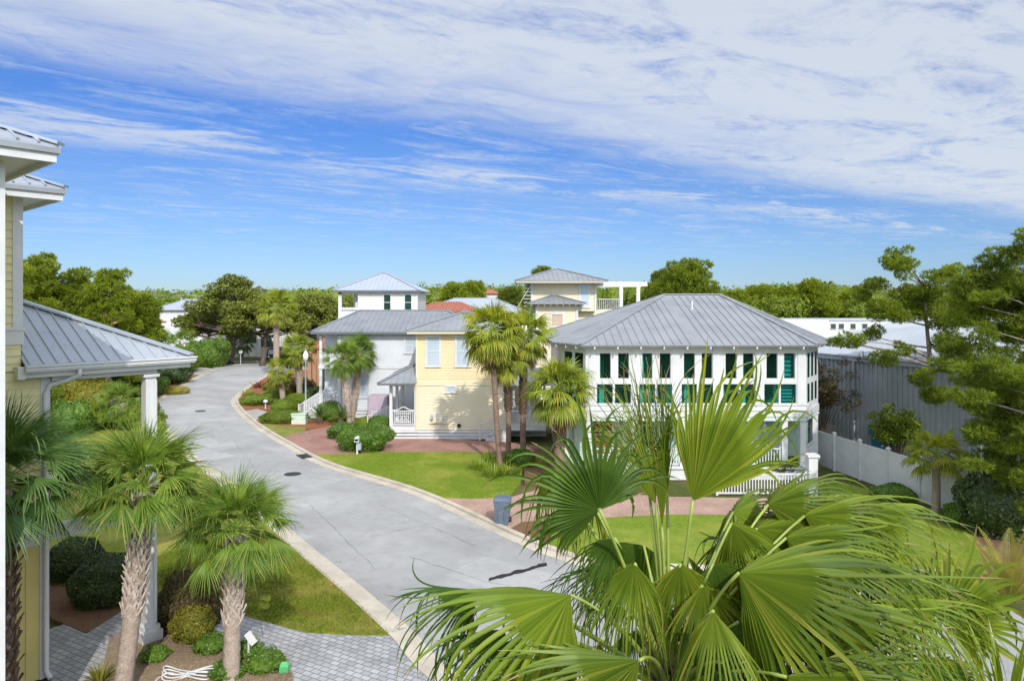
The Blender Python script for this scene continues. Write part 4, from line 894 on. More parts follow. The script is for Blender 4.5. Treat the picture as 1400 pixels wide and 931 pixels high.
# vinyl fence
T = thing('fence', 'long white vinyl privacy fence running beside the warehouse', 'fence', (17, 32, 0)); fa, fb = Vector((16.2, 37.6, 0)), Vector((20.6, 15.0, 0)); fd = (fb - fa); n_ = 12
for i in range(n_ + 1):
    p = fa + fd * i / n_; q = MB(); q.box(p.x - .065, p.x + .065, p.y - .065, p.y + .065, 0, 1.92); q.box(p.x - .09, p.x + .09, p.y - .09, p.y + .09, 1.92, 1.97); q.lathe((p.x, p.y, 1.97), [(.08, 0), (.01, .06)], 4); q.build('post', M['white'], T)
for i in range(n_):
    p, r = fa + fd * (i + .035) / n_, fa + fd * (i + .965) / n_; q = MB(); q.bar(p + Z * .95, r + Z * .95, .025, 1.66); q.bar(p + Z * 1.77, r + Z * 1.77, .05, .12); q.bar(p + Z * .12, r + Z * .12, .05, .14)
    m_ = 9
    for j in range(1, m_): c = p.lerp(r, j / m_); q.bar(c + Z * .2, c + Z * 1.7, .012, .034, fd.normalized())
    q.build('panel', M['white'], T)
# ---------------------------------------------------------------- plant kit
def nv(a): return a / np.maximum(1e-9, np.linalg.norm(a, axis=-1, keepdims=True))
def npv(v): return np.array([v[0], v[1], v[2]], dtype=float)
DOWN = np.array([0, 0, -1.0])
def fan_leaf(mb, hub, axis, normal, R, n=40, span=2.4, fused=.5, droop=1.0, cup=.25, fold=.35, ks=5, rng=None, bend=.1, uneven=.08, short=.3, kf=3, broken=.08, wid=.95, tips=None, wild=1.0, sidecut=.0):
    hub = npv(hub); A = nv(npv(axis)); N = npv(normal); N = nv(N - A * N.dot(A)); S = np.cross(A, N); H = span / 2; dth = span / n
    def dirs(a):
        c = cup * (np.abs(a) / H) ** 1.2
        return (np.cos(a)[:, None] * A + np.sin(a)[:, None] * S) * np.cos(c)[:, None] - N * np.sin(c)[:, None]
    ac = -H + (np.arange(n) + .5) * dth; D = dirs(ac); B = dirs(-H + np.arange(n + 1) * dth); Rf = (fused * R * (1 - sidecut * (np.abs(ac) / H) ** 1.5))[:, None]
    L = R * (1 - short * (np.abs(ac) / H) ** 2) * (1 + rng.normal(0, uneven, n)); st = []
    for k in range(kf + 1):
        r = .012 + (Rf - .012) * k / kf; off = -N * bend * r * r / R; fl = fold * r * dth / 2
        st.append((hub + r * B[:-1] + off + N * fl, hub + r * D + off - N * fl, hub + r * B[1:] + off + N * fl))
    p = st[-1][1].copy(); d = nv(D - N * 2 * bend * fused); hw0 = np.maximum(Rf, fused * R * (.7 if wid < .97 else 1)) * dth / 2 * wid; stp = np.maximum(.05 * R, L - Rf[:, 0])[:, None] / ks
    dr = droop * np.clip(1 + rng.normal(0, .3 * wild, n), .1, 2.4); tb = np.where(rng.random(n) < broken, rng.uniform(.15, .6, n), 9); sw = rng.normal(0, .12 * wild, (n, 3))
    for k in range(1, ks + 1):
        t = k / ks; d = nv(d + DOWN * (dr * (t ** 1.3) / ks * 1.9 + np.where(t > tb, 2.2 / ks * 2, 0))[:, None] + sw * t * .5); p = p + d * stp
        w = np.cross(d, N); ln = np.linalg.norm(w, axis=1, keepdims=True); w = np.where(ln < .15, np.cross(d, S), w); w = nv(w); nl = np.cross(w, d); w = -w
        hw = hw0 * (1 - t ** (1.7 if wid < .97 else 2.3)) + .0012
        sgn = np.sign((w * S).sum(1, keepdims=True)); sgn[sgn == 0] = 1
        ws = w * np.sign((w * nv(np.cross(D, N) * -1)).sum(1, keepdims=True) + 1e-9) * -1
        st.append((p - ws * hw + nl * fold * hw, p.copy(), p + ws * hw + nl * fold * hw))
    K = len(st); V = np.stack([np.stack(s, 1) for s in st], 1)      # n, K, 3, 3
    base = (np.arange(n) * K * 3)[:, None]; k = np.arange(K - 1)[None, :] * 3
    q1 = np.stack([base + k, base + k + 1, base + k + 4, base + k + 3], -1).reshape(-1, 4); q2 = np.stack([base + k + 1, base + k + 2, base + k + 5, base + k + 4], -1).reshape(-1, 4)
    if tips is not None:                 # dried brown ends on some of the segments
        q = np.concatenate([q1, q2]).reshape(2, n, K - 1, 4); dry = rng.random(n) < .4; sel = np.zeros((2, n, K - 1), bool); sel[:, dry, K - 2] = True; sel[:, rng.random(n) < .1, K - 3:] = True
        mb.arr(V.reshape(-1, 3), q[~sel]); tips.arr(V.reshape(-1, 3), q[sel]); return
    mb.arr(V.reshape(-1, 3), np.concatenate([q1, q2]))
def bez(a, b, c, n=7): return [Vector(a) * (1 - t) ** 2 + Vector(b) * 2 * t * (1 - t) + Vector(c) * t * t for t in (i / (n - 1) for i in range(n))]
def palm_crown(leaf, pet, C, n, pl, R, rng, e0=82, e1=-40, nseg=30, span=2.9, fused=.4, droop=1.0, cup=.35, ks=4, pr=.016, bend=.15, dead=None, nd=0, sag=.12, pw=1.0):
    C = Vector(C)
    for i in range(n + nd):
        f = (i / (n - 1)) ** pw if i < n else 1.0; el = math.radians(e0 + (e1 - e0) * f + rng.normal(0, 6)) if i < n else math.radians(-55 - rng.random() * 25)
        az = i * 2.39996 + rng.normal(0, .2); o = Vector((math.cos(az), math.sin(az), 0)); d = o * math.cos(el) + Z * math.sin(el); l = pl * (.75 + .35 * rng.random()) * (.75 if f < .15 else 1)
        h = C + d * l - Z * sag * l * math.cos(el); c0 = C + Z * (.12 - .25 * f) * pl * .4
        pet.tube(bez(c0, c0 + (d + Z * .25) * l * .5, h, 5), [pr * 1.7, pr * 1.3, pr * 1.1, pr, pr * .8], 5)
        ax = ((h - c0).normalized() - Z * (.1 + .35 * max(0, f - .3))).normalized(); nm = Z - ax * ax.z
        if nm.length < .2: nm = -o
        nm = nm.normalized() + Vector(rng.normal(0, .22, 3)); tgt = leaf if i < n else dead
        fan_leaf(tgt, h, ax, nm, R * (.85 + .25 * rng.random()), nseg, span * (.6 if f < .08 else 1), fused, droop * (.35 + .9 * f), cup, .35, ks, rng, bend)
def palm_trunk(tr, base, top, r0, r1, rng, n=14, rings=.05, k=10):
    base, top = Vector(base), Vector(top); mid = (base + top) / 2 + Vector((rng.normal(0, .06), rng.normal(0, .06), 0)); pts = bez(base, mid, top, n * 3)
    rad = [(r0 + (r1 - r0) * i / (n * 3 - 1)) * (1 + (rings if i % 3 == 0 else -rings * .3)) * (1.25 if i == 0 else 1) for i in range(n * 3)]
    tr.tube(pts, rad, k); return pts
def boots(mb, pts, r, z0, z1, rng, dz=.12, per=6, out=.1, hgt=.26, w=.05):
    """split old leaf bases that criss-cross up a trunk"""
    def axis(z):
        for a, b in zip(pts, pts[1:]):
            if b.z >= z: return a.lerp(b, max(0, min(1, (z - a.z) / max(1e-6, b.z - a.z))))
        return pts[-1]
    n = int((z1 - z0) / dz)
    for i in range(n):
        z = z0 + i * dz
        for j in range(per):
            th = 2 * math.pi * (j + .5 * (i % 2)) / per + rng.normal(0, .08); dl = math.pi / per * .9; zz = z + rng.normal(0, .02); c0 = axis(zz); c1 = axis(zz + hgt)
            od = lambda a: Vector((math.cos(a), math.sin(a), 0)); tip = c1 + od(th) * (r + out * (.6 + .8 * rng.random())) + Z * hgt * .0; kn = axis(zz + hgt * .55) + od(th) * (r + out * .45)
            for s in (-1, 1): mb.bar(c0 + od(th + s * dl) * (r + .012), kn, w, .02, od(th))
            mb.bar(kn - Z * .02, tip, w * 1.1, .024, od(th))
def palm(name, label, base, top, r0, r1, crown, leafm, seed, bark='palm_bark', boot=None, group=None, dead=0, up=.1, bootm='boot'):
    rng = np.random.default_rng(seed); T = thing(name, label, 'palm tree', base, group); tr = MB(); pts = palm_trunk(tr, base, top, r0, r1, rng); tr.build('trunk', M[bark], T, smooth=True)
    if boot:
        b = MB(); boots(b, pts, *boot[:3], rng, **(boot[3] if len(boot) > 3 else {})); b.build('leaf_bases', M[bootm], T)
    l, p, dd = MB(), MB(), MB(); palm_crown(l, p, Vector(top) + Z * up, rng=rng, dead=dd, nd=dead, **crown); l.build('crown', M[leafm], T); p.build('petioles', M['petiole'], T)
    if dead: dd.build('dead_leaves', M['dead'], T)
    return T
def pinnate(leaf, stem, base, d, L, n, ll, rng, droop=.6, w=.02, vee=.5):
    base = Vector(base); d = Vector(d).normalized(); p = base.copy(); pts = [p.copy()]; K = 10; V = []; side0 = d.cross(Z)
    if side0.length < .1: side0 = Vector((1, 0, 0))
    side0.normalize()
    for k in range(K):
        d = (d - Z * droop / K * 1.6 * (k / K + .2)).normalized(); p = p + d * L / K; pts.append(p.copy())
    stem.tube(pts, [.018 * (1 - .8 * i / K) for i in range(K + 1)], 4)
    for i in range(n):
        t = .12 + .88 * i / n; x = t * K; j = min(K - 1, int(x)); q = pts[j].lerp(pts[j + 1], x - j); tg = (pts[j + 1] - pts[j]).normalized(); upv = side0.cross(tg); lf = ll * math.sin(math.pi * min(.97, t * .8 + .17)) * (.9 + .2 * rng.random())
        for s in (-1, 1):
            ld = (side0 * s + tg * .55 + upv * vee).normalized(); tip = q + ld * lf - Z * lf * .12; m = q.lerp(tip, .4); wv = tg * w
            leaf.add([q, m + wv, tip, m - wv], [(0, 1, 2, 3)])
def sago(label, base, s, seed, n=26, group=None):
    rng = np.random.default_rng(seed); T = thing('sago_palm', label, 'shrub', base, group); t = MB(); t.lathe(base, [(.2 * s, 0), (.24 * s, .3 * s), (.16 * s, .55 * s)], 10); t.build('trunk', M['boot_dark'], T); l, st = MB(), MB()
    for i in range(n):
        az = i * 2.39996; el = math.radians(78 - 68 * i / n); pinnate(l, st, Vector(base) + Z * .5 * s, (math.cos(az) * math.cos(el), math.sin(az) * math.cos(el), math.sin(el)), 1.15 * s, 26, .22 * s, rng, .7, .014 * s)
    l.build('fronds', M['sago'], T); st.build('stems', M['petiole'], T); return T
def leaf_cloud(mb, blobs, n, size, rng, asp=.5, shell=.6, jit=.12, flat=0.0):
    w = np.array([b[1][0] * b[1][1] + b[1][0] * b[1][2] for b in blobs]); w = w / w.sum(); P = []; U = []
    for (c, r), k in zip(blobs, (w * n).astype(int)):
        if k < 1: continue
        u = nv(rng.normal(size=(k, 3))); rr = shell + (1 - shell) * rng.random((k, 1)) ** .6; lump = 1 + jit * np.sin(u[:, 0:1] * 5 + c[0]) * np.cos(u[:, 1:2] * 6 + c[1]) + jit * .6 * np.sin(u[:, 2:3] * 9 + c[2]); P.append(npv(c) + u * rr * lump * np.array(r)); U.append(u)
    P = np.concatenate(P); U = np.concatenate(U); k = len(P); N = nv(U * .8 + rng.normal(0, .6, (k, 3)) + np.array([0, 0, flat])); T = nv(np.cross(N, rng.normal(size=(k, 3)))); B = np.cross(N, T); s = (size * (.6 + .8 * rng.random(k)))[:, None]
    V = np.stack([P - T * s, P + B * s * asp, P + T * s, P - B * s * asp], 1).reshape(-1, 3); mb.arr(V, np.arange(k * 4).reshape(-1, 4))
def tufts(mb, P, D, k, L, w, rng, spread=.7):
    n = len(P); P = np.repeat(P, k, 0); D = np.repeat(D, k, 0); d = nv(D + rng.normal(0, spread, (n * k, 3))); l = (L * (.6 + .7 * rng.random(n * k)))[:, None]; s = nv(np.cross(d, rng.normal(size=(n * k, 3)))) * w
    V = np.stack([P, P + d * l * .45 + s, P + d * l, P + d * l * .45 - s], 1).reshape(-1, 3); mb.arr(V, np.arange(n * k * 4).reshape(-1, 4))
def tuft_blobs(mb, blobs, n, k, L, w, rng, shell=.45, up=.5, spread=.7):
    wt = np.array([b[1][0] * b[1][1] for b in blobs]); wt = wt / wt.sum()
    for (c, r), m in zip(blobs, np.maximum(1, (wt * n)).astype(int)):
        u = nv(rng.normal(size=(m, 3))); rr = shell + (1 - shell) * rng.random((m, 1)) ** .5; tufts(mb, npv(c) + u * rr * np.array(r), u + np.array([0, 0, up]), k, L, w, rng, spread)
def limbs(tr, pts, blobs, rng, r=.09, lo=.3, droop=.15, n=5):
    """bent limbs from the trunk to every clump"""
    top = pts[-1].z; bot = pts[0].z
    for c, rad in blobs:
        c = Vector(c); zt = max(bot + lo * (top - bot), min(top - .2, c.z - .25 * (c.xy - pts[-1].xy).length)); 
        for a, b in zip(pts, pts[1:]):
            if b.z >= zt: s = a.lerp(b, (zt - a.z) / max(1e-6, b.z - a.z)); break
        else: s = pts[-1]
        L = (c - s).length; m = (s + c) / 2 + Vector((rng.normal(0, .08 * L), rng.normal(0, .08 * L), rng.normal(.05 * L, .06 * L))); tr.tube(bez(s, m, c, n), [r * (1 - .75 * i / (n - 1)) * min(1.3, .5 + L * .15) for i in range(n)], 5)
def tree(name, label, base, top, r0, blobs, foliage, barkm='bark', group=None, seed=1, lo=.3, limb=.09, bendy=.3, cat='tree', lstep=1):
    rng = np.random.default_rng(seed); T = thing(name, label, cat, base, group); tr = MB(); base, top = Vector(base), Vector(top); pts = bez(base, (base + top) / 2 + Vector((rng.normal(0, bendy), rng.normal(0, bendy), 0)), top, 9); tr.tube(pts, [r0 * (1.25 if i == 0 else 1) * (1 - .75 * i / 8) for i in range(9)], 8); limbs(tr, pts, blobs[::lstep], rng, limb, lo); tr.build('trunk', M[barkm], T, smooth=True)
    c = MB(); foliage(c, blobs, rng); c.build('crown', M[T_mat], T); return T
T_mat = 'oak'
def mound(name, label, c, r, n, size, m='boxwood', seed=1, asp=.55, core=.85, group=None, cat='shrub', lumps=0, jit=.07, mb_only=False):
    rng = np.random.default_rng(seed); c = Vector(c); mb = MB(); r = np.array(r, float); bl = [((c.x, c.y, c.z + r[2] * .75), tuple(r))]
    for i in range(lumps):
        a = rng.random() * 6.283; bl.append(((c.x + math.cos(a) * r[0] * .7, c.y + math.sin(a) * r[1] * .7, c.z + r[2] * (.5 + .8 * rng.random())), tuple(r * (.35 + .25 * rng.random()))))
    for q, rr in bl:                      # twiggy middle, so nothing shows straight through
        u = [(math.cos(a) * math.cos(e), math.sin(a) * math.cos(e), math.sin(e)) for e in np.linspace(-1.57, 1.57, 7) for a in np.linspace(0, 6.283, 11)[:-1]]
        vs = [(q[0] + x * rr[0] * core, q[1] + y * rr[1] * core, q[2] + z_ * rr[2] * core) for x, y, z_ in u]; mb.add(vs, [(i * 10 + j, i * 10 + (j + 1) % 10, (i + 1) * 10 + (j + 1) % 10, (i + 1) * 10 + j) for i in range(6) for j in range(10)])
    leaf_cloud(mb, bl, int(n * 1.7), size * .75, rng, asp, .86, jit); mb.v = [(x, y, max(z_, c.z - .03)) for x, y, z_ in mb.v]
    return tag(mb.build(name, M[m], loc=c), label, cat, group)
def strap_plant(name, label, c, n, L, m, seed, spread=1.0, w=.03, cat='plant', up=1.0, rad=.25, group=None):
    rng = np.random.default_rng(seed); c = Vector(c); mb = MB()
    for i in range(n):
        a = rng.random() * 6.283; o = Vector((math.cos(a), math.sin(a), 0)); p = c + o * rad * math.sqrt(rng.random()); d = (o * spread * rng.random() + Z * up).normalized(); l = L * (.6 + .5 * rng.random()); s = d.cross(Z).normalized() * w; rows = []; K = 5; dro = .25 + .5 * rng.random() * spread
        for k in range(K + 1):
            t = k / K; rows.append((p - s * (1 - t ** 2) * (.5 + t if t < .5 else 1), p + s * (1 - t ** 2) * (.5 + t if t < .5 else 1))); d = (d - Z * dro * t * .5 + o * .05).normalized(); p = p + d * l / K
        vs = [v for r in rows for v in r]; mb.add(vs, [(2 * k, 2 * k + 1, 2 * k + 3, 2 * k + 2) for k in range(K)])
    return tag(mb.build(name, M[m], loc=c), label, cat, group)
# ---------------------------------------------------------------- distant woods and background trees
rng = np.random.default_rng(11); mb = MB(); bl = []
def wood_row(px0, px1, d0, d1, top, n, r=(3.2, 5.2)):
    for i in range(n):
        d = rng.uniform(d0, d1); px = rng.uniform(px0, px1); tp = top(px) + rng.normal(0, 1.1); z = ZC + (HOR - tp) / F * d; rr = rng.uniform(*r); p = at(px, HOR, d)
        bl.append(((p.x, d, z - rr * .9), (rr, rr * .9, rr * .9))); 
        if rng.random() < .5: bl.append(((p.x + rng.normal(0, 2), d - 2, z - rr * 2.4), (rr * 1.1, rr, rr * .9)))
wood_row(-60, 480, 175, 235, lambda p: 394, 80); wood_row(440, 800, 165, 220, lambda p: 393 if p < 560 else 389, 60); wood_row(780, 1500, 130, 210, lambda p: 390 + 3 * math.sin(p / 37), 130, (2.6, 4.4))
wood_row(-60, 330, 130, 160, lambda p: 408, 40); wood_row(990, 1500, 105, 128, lambda p: 404, 60, (2.0, 3.6))
leaf_cloud(mb, [q for q in bl if q[0][1] > 129], 170000, .36, rng, .6, .6, .12, .3); leaf_cloud(mb, [q for q in bl if q[0][1] <= 129], 90000, .24, rng, .55, .5, .12, .3)
for c, r in bl:
    kk = 1.5 if c[1] > 129 else 1.0
    mb.lathe((c[0], c[1] + .3, c[2]), [(.1, -r[2] * .6), (r[0] * .45 * kk, -r[2] * .3), (r[0] * .55 * kk, 0), (r[0] * .45 * kk, r[2] * .3 * kk), (.1, r[2] * .5 * kk)], 7)
    mb.tube([(c[0], c[1], -.1), (c[0], c[1], c[2])], [.25, .12], 4)
tag(mb.build('woodland', M['wood_leaf']), 'distant green woodland along the whole skyline', 'woodland', kind='stuff')

def blobs_cone(c, h0, h1, r0, r1, n, rng, br=(.7, 1.2), flat=.6):
    out = []
    for i in range(n):
        t = (i + .5) / n; z = h0 + (h1 - h0) * t; a = i * 2.39996 + rng.normal(0, .3); rr = (r0 + (r1 - r0) * t) * (.35 + .65 * rng.random()); b = rng.uniform(*br) * (1.1 - .35 * t); out.append(((c[0] + math.cos(a) * rr, c[1] + math.sin(a) * rr, z), (b, b, b * flat)))
    return out
def pine_fol(n, k, L, w, shell=.4): return lambda mb, bl, r: tuft_blobs(mb, bl, n, k, L, w, r, shell)
def oak_fol(n, s): return lambda mb, bl, r: leaf_cloud(mb, bl, n, s, r, .5, .55, .2, .4)
# left pines behind the porch
for i, (px, d, tp, rad, lab) in enumerate(((48, 58, 342, 3.6, 'tall dark pine rising beside the upper wall of the left house'), (98, 60, 362, 4.0, 'bushy pine between the two taller left pines above porch roof'), (150, 58, 362, 3.6, 'rounded bright pine above the middle of the porch roof'), (192, 62, 398, 2.6, 'shorter pine at the right end of the left pine group'), (8, 55, 348, 3.4, 'pine mostly hidden by the left house wall'))):
    b = at(px, 415, d); top = ZC + (415 - tp) / F * d; rg = np.random.default_rng(40 + i); bb = blobs_cone((b.x, d), 2.8, top - .6, rad, rad * .3, 46, rg, (.6, 1.15), .55)
    T_mat = 'pine'; tree('pine_tree', lab, (b.x, d, -.05), (b.x + .3, d, top - .4), .3, bb, pine_fol(5200, 8, .32, .032), group='pines behind the porch', seed=60 + i)
# live oaks at the bend
for i, (px, d, tp, rad, base, lab) in enumerate(((318, 100, 372, 6.8, 318, 'spreading live oak with a bare trunk at the middle of the far bend'), (365, 97, 392, 5.2, 362, 'leaning live oak beside the dark parked vehicle'), (292, 106, 404, 3.6, 292, 'smaller live oak before the pale blue metal roof'), (432, 104, 394, 6.2, 430, 'broad dark oak filling the gap left of the lookout tower'), (462, 118, 398, 6.0, 462, 'oak partly behind the lookout tower porch'))):
    x = (px - 700) / F * d; bx = (base - 700) / F * d; top = ZC + (415 - tp) / F * d; rg = np.random.default_rng(80 + i); bb = []
    for j in range(46):
        a = rg.random() * 6.283; q = math.sqrt(rg.random()); h = top - 1.2 - (q ** 2) * (top - 5.2) * .75 - rg.random() * (2.4 if j % 2 else .4); r_ = rg.uniform(1.0, 1.8); bb.append(((x + math.cos(a) * q * rad, d + math.sin(a) * q * rad * .8, max(4.2, h)), (r_, r_, r_ * .62)))
    T_mat = 'oak'; tree('live_oak', lab, (bx, d - 1, -.05), ((x + bx) / 2, d, 5.2), .38, bb, oak_fol(15000, .2), group='live oaks at the far bend', seed=90 + i, lo=.35, limb=.16, bendy=.5)
# pines against the sky, each its own crown
for i, (px, d, tp, rad, lab, m) in enumerate(((940, 92, 351, 5.3, 'large round topped pine above the glazed house ridge', 'pine'), (905, 104, 366, 3.6, 'darker pine behind the white pergola', 'pine_dark'), (622, 128, 385, 3.6, 'pine left of the tiny red roof', 'pine'), (646, 134, 383, 3.4, 'round pine just left of the tall palms on the skyline', 'pine'), (700, 125, 390, 2.8, 'pine between the tall palms and the cream tower', 'pine_dark'), (742, 110, 363, 2.6, 'dark pine top poking over the cream tower roof', 'pine_dark'), (1040, 112, 388, 4.4, 'spreading pine right of the glazed house ridge end', 'pine'), (1112, 108, 380, 4.2, 'tall pine above the long low white building', 'pine'), (1075, 120, 390, 3.6, 'smaller pine between two broader skyline pines', 'pine'), (1165, 112, 392, 3.6, 'pine behind the bare limbed right pine', 'pine'), (1005, 106, 396, 2.8, 'low pine beside the large round topped pine', 'pine'))):
    x = (px - 700) / F * d; top = ZC + (415 - tp) / F * d; rg = np.random.default_rng(120 + i); bb = blobs_cone((x, d), top - 5.5, top - .7, rad, rad * .4, 30, rg, (1.0, 1.6), .6)
    T_mat = m; tree('pine_tree', lab, (x, d, -.05), (x + .4, d, top - .5), .28, bb, pine_fol(2600, 8, .45, .055), group='pines on the skyline', seed=140 + i, lo=.5)
# open pine behind the fence
cl = [(1215, 357, 1.0), (1195, 383, .95), (1235, 362, .9), (1288, 373, .9), (1268, 385, .8), (1182, 402, .9), (1203, 424, 1.0), (1256, 414, 1.3), (1282, 404, 1.1), (1313, 398, .9), (1226, 432, 1.0), (1160, 470, .7), (1146, 461, .6), (1172, 462, .6), (1196, 456, .8), (1215, 487, .9), (1260, 512, .9), (1290, 440, 1.2), (1300, 470, 1.2), (1275, 545, 1.0), (1242, 480, .5), (1228, 470, .5), (1320, 430, 1.0), (1225, 345, .6), (1305, 366, .6), (1300, 500, 1.0), (1238, 398, .9), (1270, 430, 1.0)]
rg = np.random.default_rng(7); bb = []
for px, py, r_ in cl:
    p = at(px, py, 35 + rg.normal(0, 1.0))
    for q in range(3): bb.append(((p.x + rg.normal(0, .28 * r_), p.y + rg.normal(0, .4 * r_), p.z + rg.normal(0, .2 * r_)), (r_ * .5, r_ * .55, r_ * .32)))
T_mat = 'pine_right'; b = at(1292, 415, 35); tree('pine_tree', 'open branched pine with clumped needles standing behind white fence', (b.x, 35, -.05), at(1262, 385, 35), .2, bb, pine_fol(8500, 10, .15, .015, .3), 'bark_grey', seed=21, lo=.35, limb=.055, bendy=.35, lstep=3)
# dense pine at the right edge
cl = [(1372, 348, .7), (1395, 345, .8), (1345, 362, .6), (1330, 392, .8), (1310, 410, .5), (1365, 385, 1.0), (1400, 385, 1.1), (1318, 440, .7), (1345, 425, 1.0), (1385, 425, 1.2), (1420, 420, 1.2), (1310, 470, .7), (1340, 470, 1.0), (1375, 470, 1.1), (1410, 465, 1.2), (1322, 510, .8), (1355, 512, 1.1), (1395, 515, 1.2), (1430, 510, 1.2), (1318, 548, .7), (1340, 552, .8), (1372, 555, 1.1), (1410, 560, 1.2), (1345, 595, .8), (1365, 600, 1.0), (1400, 605, 1.2), (1362, 640, .8), (1390, 645, 1.1), (1430, 640, 1.2), (1380, 675, .8), (1440, 580, 1.3), (1445, 450, 1.3), (1440, 390, 1.0)]
rg = np.random.default_rng(9); bb = []
for px, py, r_ in cl:
    p = at(px, py, 25.5 + rg.normal(0, .9))
    for q in range(3): bb.append(((p.x + rg.normal(0, .3 * r_), p.y + rg.normal(0, .6 * r_), p.z + rg.normal(0, .3 * r_)), (r_ * .6, r_ * .72, r_ * .24)))
r9 = np.random.default_rng(19)
for k in range(60):
    p = at(r9.uniform(1325, 1460), r9.uniform(350, 640), 25.8 + r9.normal(0, .8)); rr = r9.uniform(.5, .95)
    for q in range(2): bb.append(((p.x + r9.normal(0, .25), p.y + r9.normal(0, .5), p.z + r9.normal(0, .12)), (rr * .6, rr * .7, rr * .2)))
    bb.append(((p.x, p.y, p.z), (rr * .3, rr * .3, rr * .15)))
b = at(1425, 415, 25.5); tree('pine_tree', 'dense fine needled pine filling the right edge before the fence', (b.x, 25.5, -.05), (b.x + .1, 25.5, 10.2), .22, bb, pine_fol(19000, 11, .18, .012, .3), 'bark_grey', seed=22, lo=.12, limb=.05, bendy=.4, lstep=3)

# ---------------------------------------------------------------- palms
C = dict
wash = C(n=34, pl=1.0, R=1.15, nseg=22, span=3.0, fused=.5, droop=1.6, cup=.45, ks=4, e0=80, e1=-45, pr=.02)
def wcrown(s, **k): d = dict(wash); d['pl'] *= s; d['R'] *= s; d.update(k); return d
palm('washingtonia_palm', 'tallest of the three fan palms in the island bed by the bend', (-27.8, 82, 0), (-27.8, 82, 8.0), .38, .3, wcrown(1.45), 'wash', 301, boot=(.3, 5.0, 7.9, C(per=7, w=.08, hgt=.4, dz=.22)))
palm('washingtonia_palm', 'fan palm with bright and orange leaves directly left of the lamp post', (-18.3, 60, 0), (-18.5, 60, 4.6), .26, .24, wcrown(.95, n=36), 'wash', 302, boot=(.24, 1.6, 4.5, C(per=6, w=.07)), dead=6)
palm('washingtonia_palm', 'short fan palm with a pale dead skirt in the island bed', (-19.4, 59, 0), (-19.6, 59, 2.9), .24, .24, wcrown(.8, n=24), 'wash', 303, boot=(.24, 1.5, 2.8, C(per=6, w=.07)), dead=12)
palm('washingtonia_palm', 'tallest smooth trunked fan palm at the corner of the butter yellow house', (-.64, 36.6, 0), (-1.05, 36.8, 7.0), .15, .14, wcrown(1.05, n=34, droop=1.8), 'wash', 304, bark='palm_bark_brown', boot=(.14, 5.2, 6.9, C(per=6, w=.06)), bootm='boot_dark', dead=4)
palm('washingtonia_palm', 'slender fan palm just right of the tallest trunk by the yellow house', (-.2, 37.6, 0), (-.3, 37.6, 5.5), .15, .14, wcrown(.75, n=26), 'wash', 305, bark='palm_bark_brown', boot=(.16, 2.8, 5.1, C(per=6, w=.06)), bootm='boot_dark', dead=5)
palm('washingtonia_palm', 'fan palm with brown ragged trunk below the cream tower', (.62, 38.4, 0), (.65, 38.4, 6.7), .17, .16, wcrown(1.0, n=34, droop=1.8), 'wash', 306, bark='palm_bark_brown', boot=(.16, 2.5, 6.6, C(per=6, w=.06)), bootm='boot_dark', dead=3)
palm('washingtonia_palm', 'full crowned shorter fan palm at the left corner of the glazed house', (2.25, 33.0, 0), (2.28, 33.0, 4.35), .26, .26, wcrown(1.0, n=44, droop=1.9), 'wash', 307, bark='palm_bark_brown', boot=(.25, 1.8, 4.3, C(per=7, w=.07)), bootm='boot_dark', dead=3)
palm('washingtonia_palm', 'small fan palm standing against the white vinyl fence', (17.25, 28.3, 0), (17.25, 28.3, 2.35), .17, .14, wcrown(.72, n=26, e1=-25), 'wash', 308, boot=(.14, 1.9, 2.3, C(per=5, w=.05)))
sab = C(n=52, pl=.95, R=.9, nseg=24, span=3.1, fused=.3, droop=.8, cup=.5, ks=4, e0=85, e1=-50, pr=.014, bend=.3)
def scrown(s=1, **k): d = dict(sab); d['pl'] *= s; d['R'] *= s; d.update(k); return d
palm('cabbage_palm', 'cabbage palm nearer of the twin trunks before the white house', (-11.5, 49.2, 0), (-12.0, 49.4, 4.6), .19, .2, scrown(1.05), 'sabal', 311, boot=(.2, 1.4, 4.5, C(per=6, w=.08, hgt=.32, dz=.18)))
palm('cabbage_palm', 'cabbage palm rear of the twin trunks before the white house', (-11.7, 52 - 1.2, 0), (-11.2, 51.0, 4.9), .19, .2, scrown(1.05), 'sabal', 312, boot=(.2, 1.4, 4.8, C(per=6, w=.08, hgt=.32, dz=.18)))
palm('cabbage_palm', 'low cabbage palm with shaggy base left of the tall porch post', (-27.0, 48, 0), (-27.0, 48, 1.7), .3, .3, scrown(1.05, n=40), 'sabal', 313, boot=(.3, .2, 1.6, C(per=7, w=.1, hgt=.32, dz=.2)))
palm('cabbage_palm', 'second low cabbage palm close behind shaggy one by the post', (-28.3, 49.5, 0), (-28.3, 49.5, 1.9), .26, .26, scrown(.9, n=30), 'sabal', 314, boot=(.26, .2, 1.8, C(per=7, w=.1, hgt=.32, dz=.2)))
palm('cabbage_palm', 'far blue green cabbage palm under the oaks at the bend', (-40.5, 104, 0), (-40.5, 104, 3.0), .3, .3, scrown(1.6, n=30, nseg=18), 'sabal_shade', 315)
sabf = C(n=44, pl=.85, R=.92, nseg=34, span=3.3, fused=.34, droop=.5, cup=.5, ks=5, e0=85, e1=-16, pr=.012, bend=.35)
def fcrown(s=1, **k): d = dict(sabf); d['pl'] *= s; d['R'] *= s; d.update(k); return d
palm('cabbage_palm', 'front cabbage palm with grey criss cross leaf bases beside the lawn', g(316, 931), (-6.35, 16.0, 3.3), .19, .165, fcrown(.98), 'sabal', 321, boot=(.17, 1.25, 3.2, C(per=6, w=.055, hgt=.3, dz=.125, out=.1)))
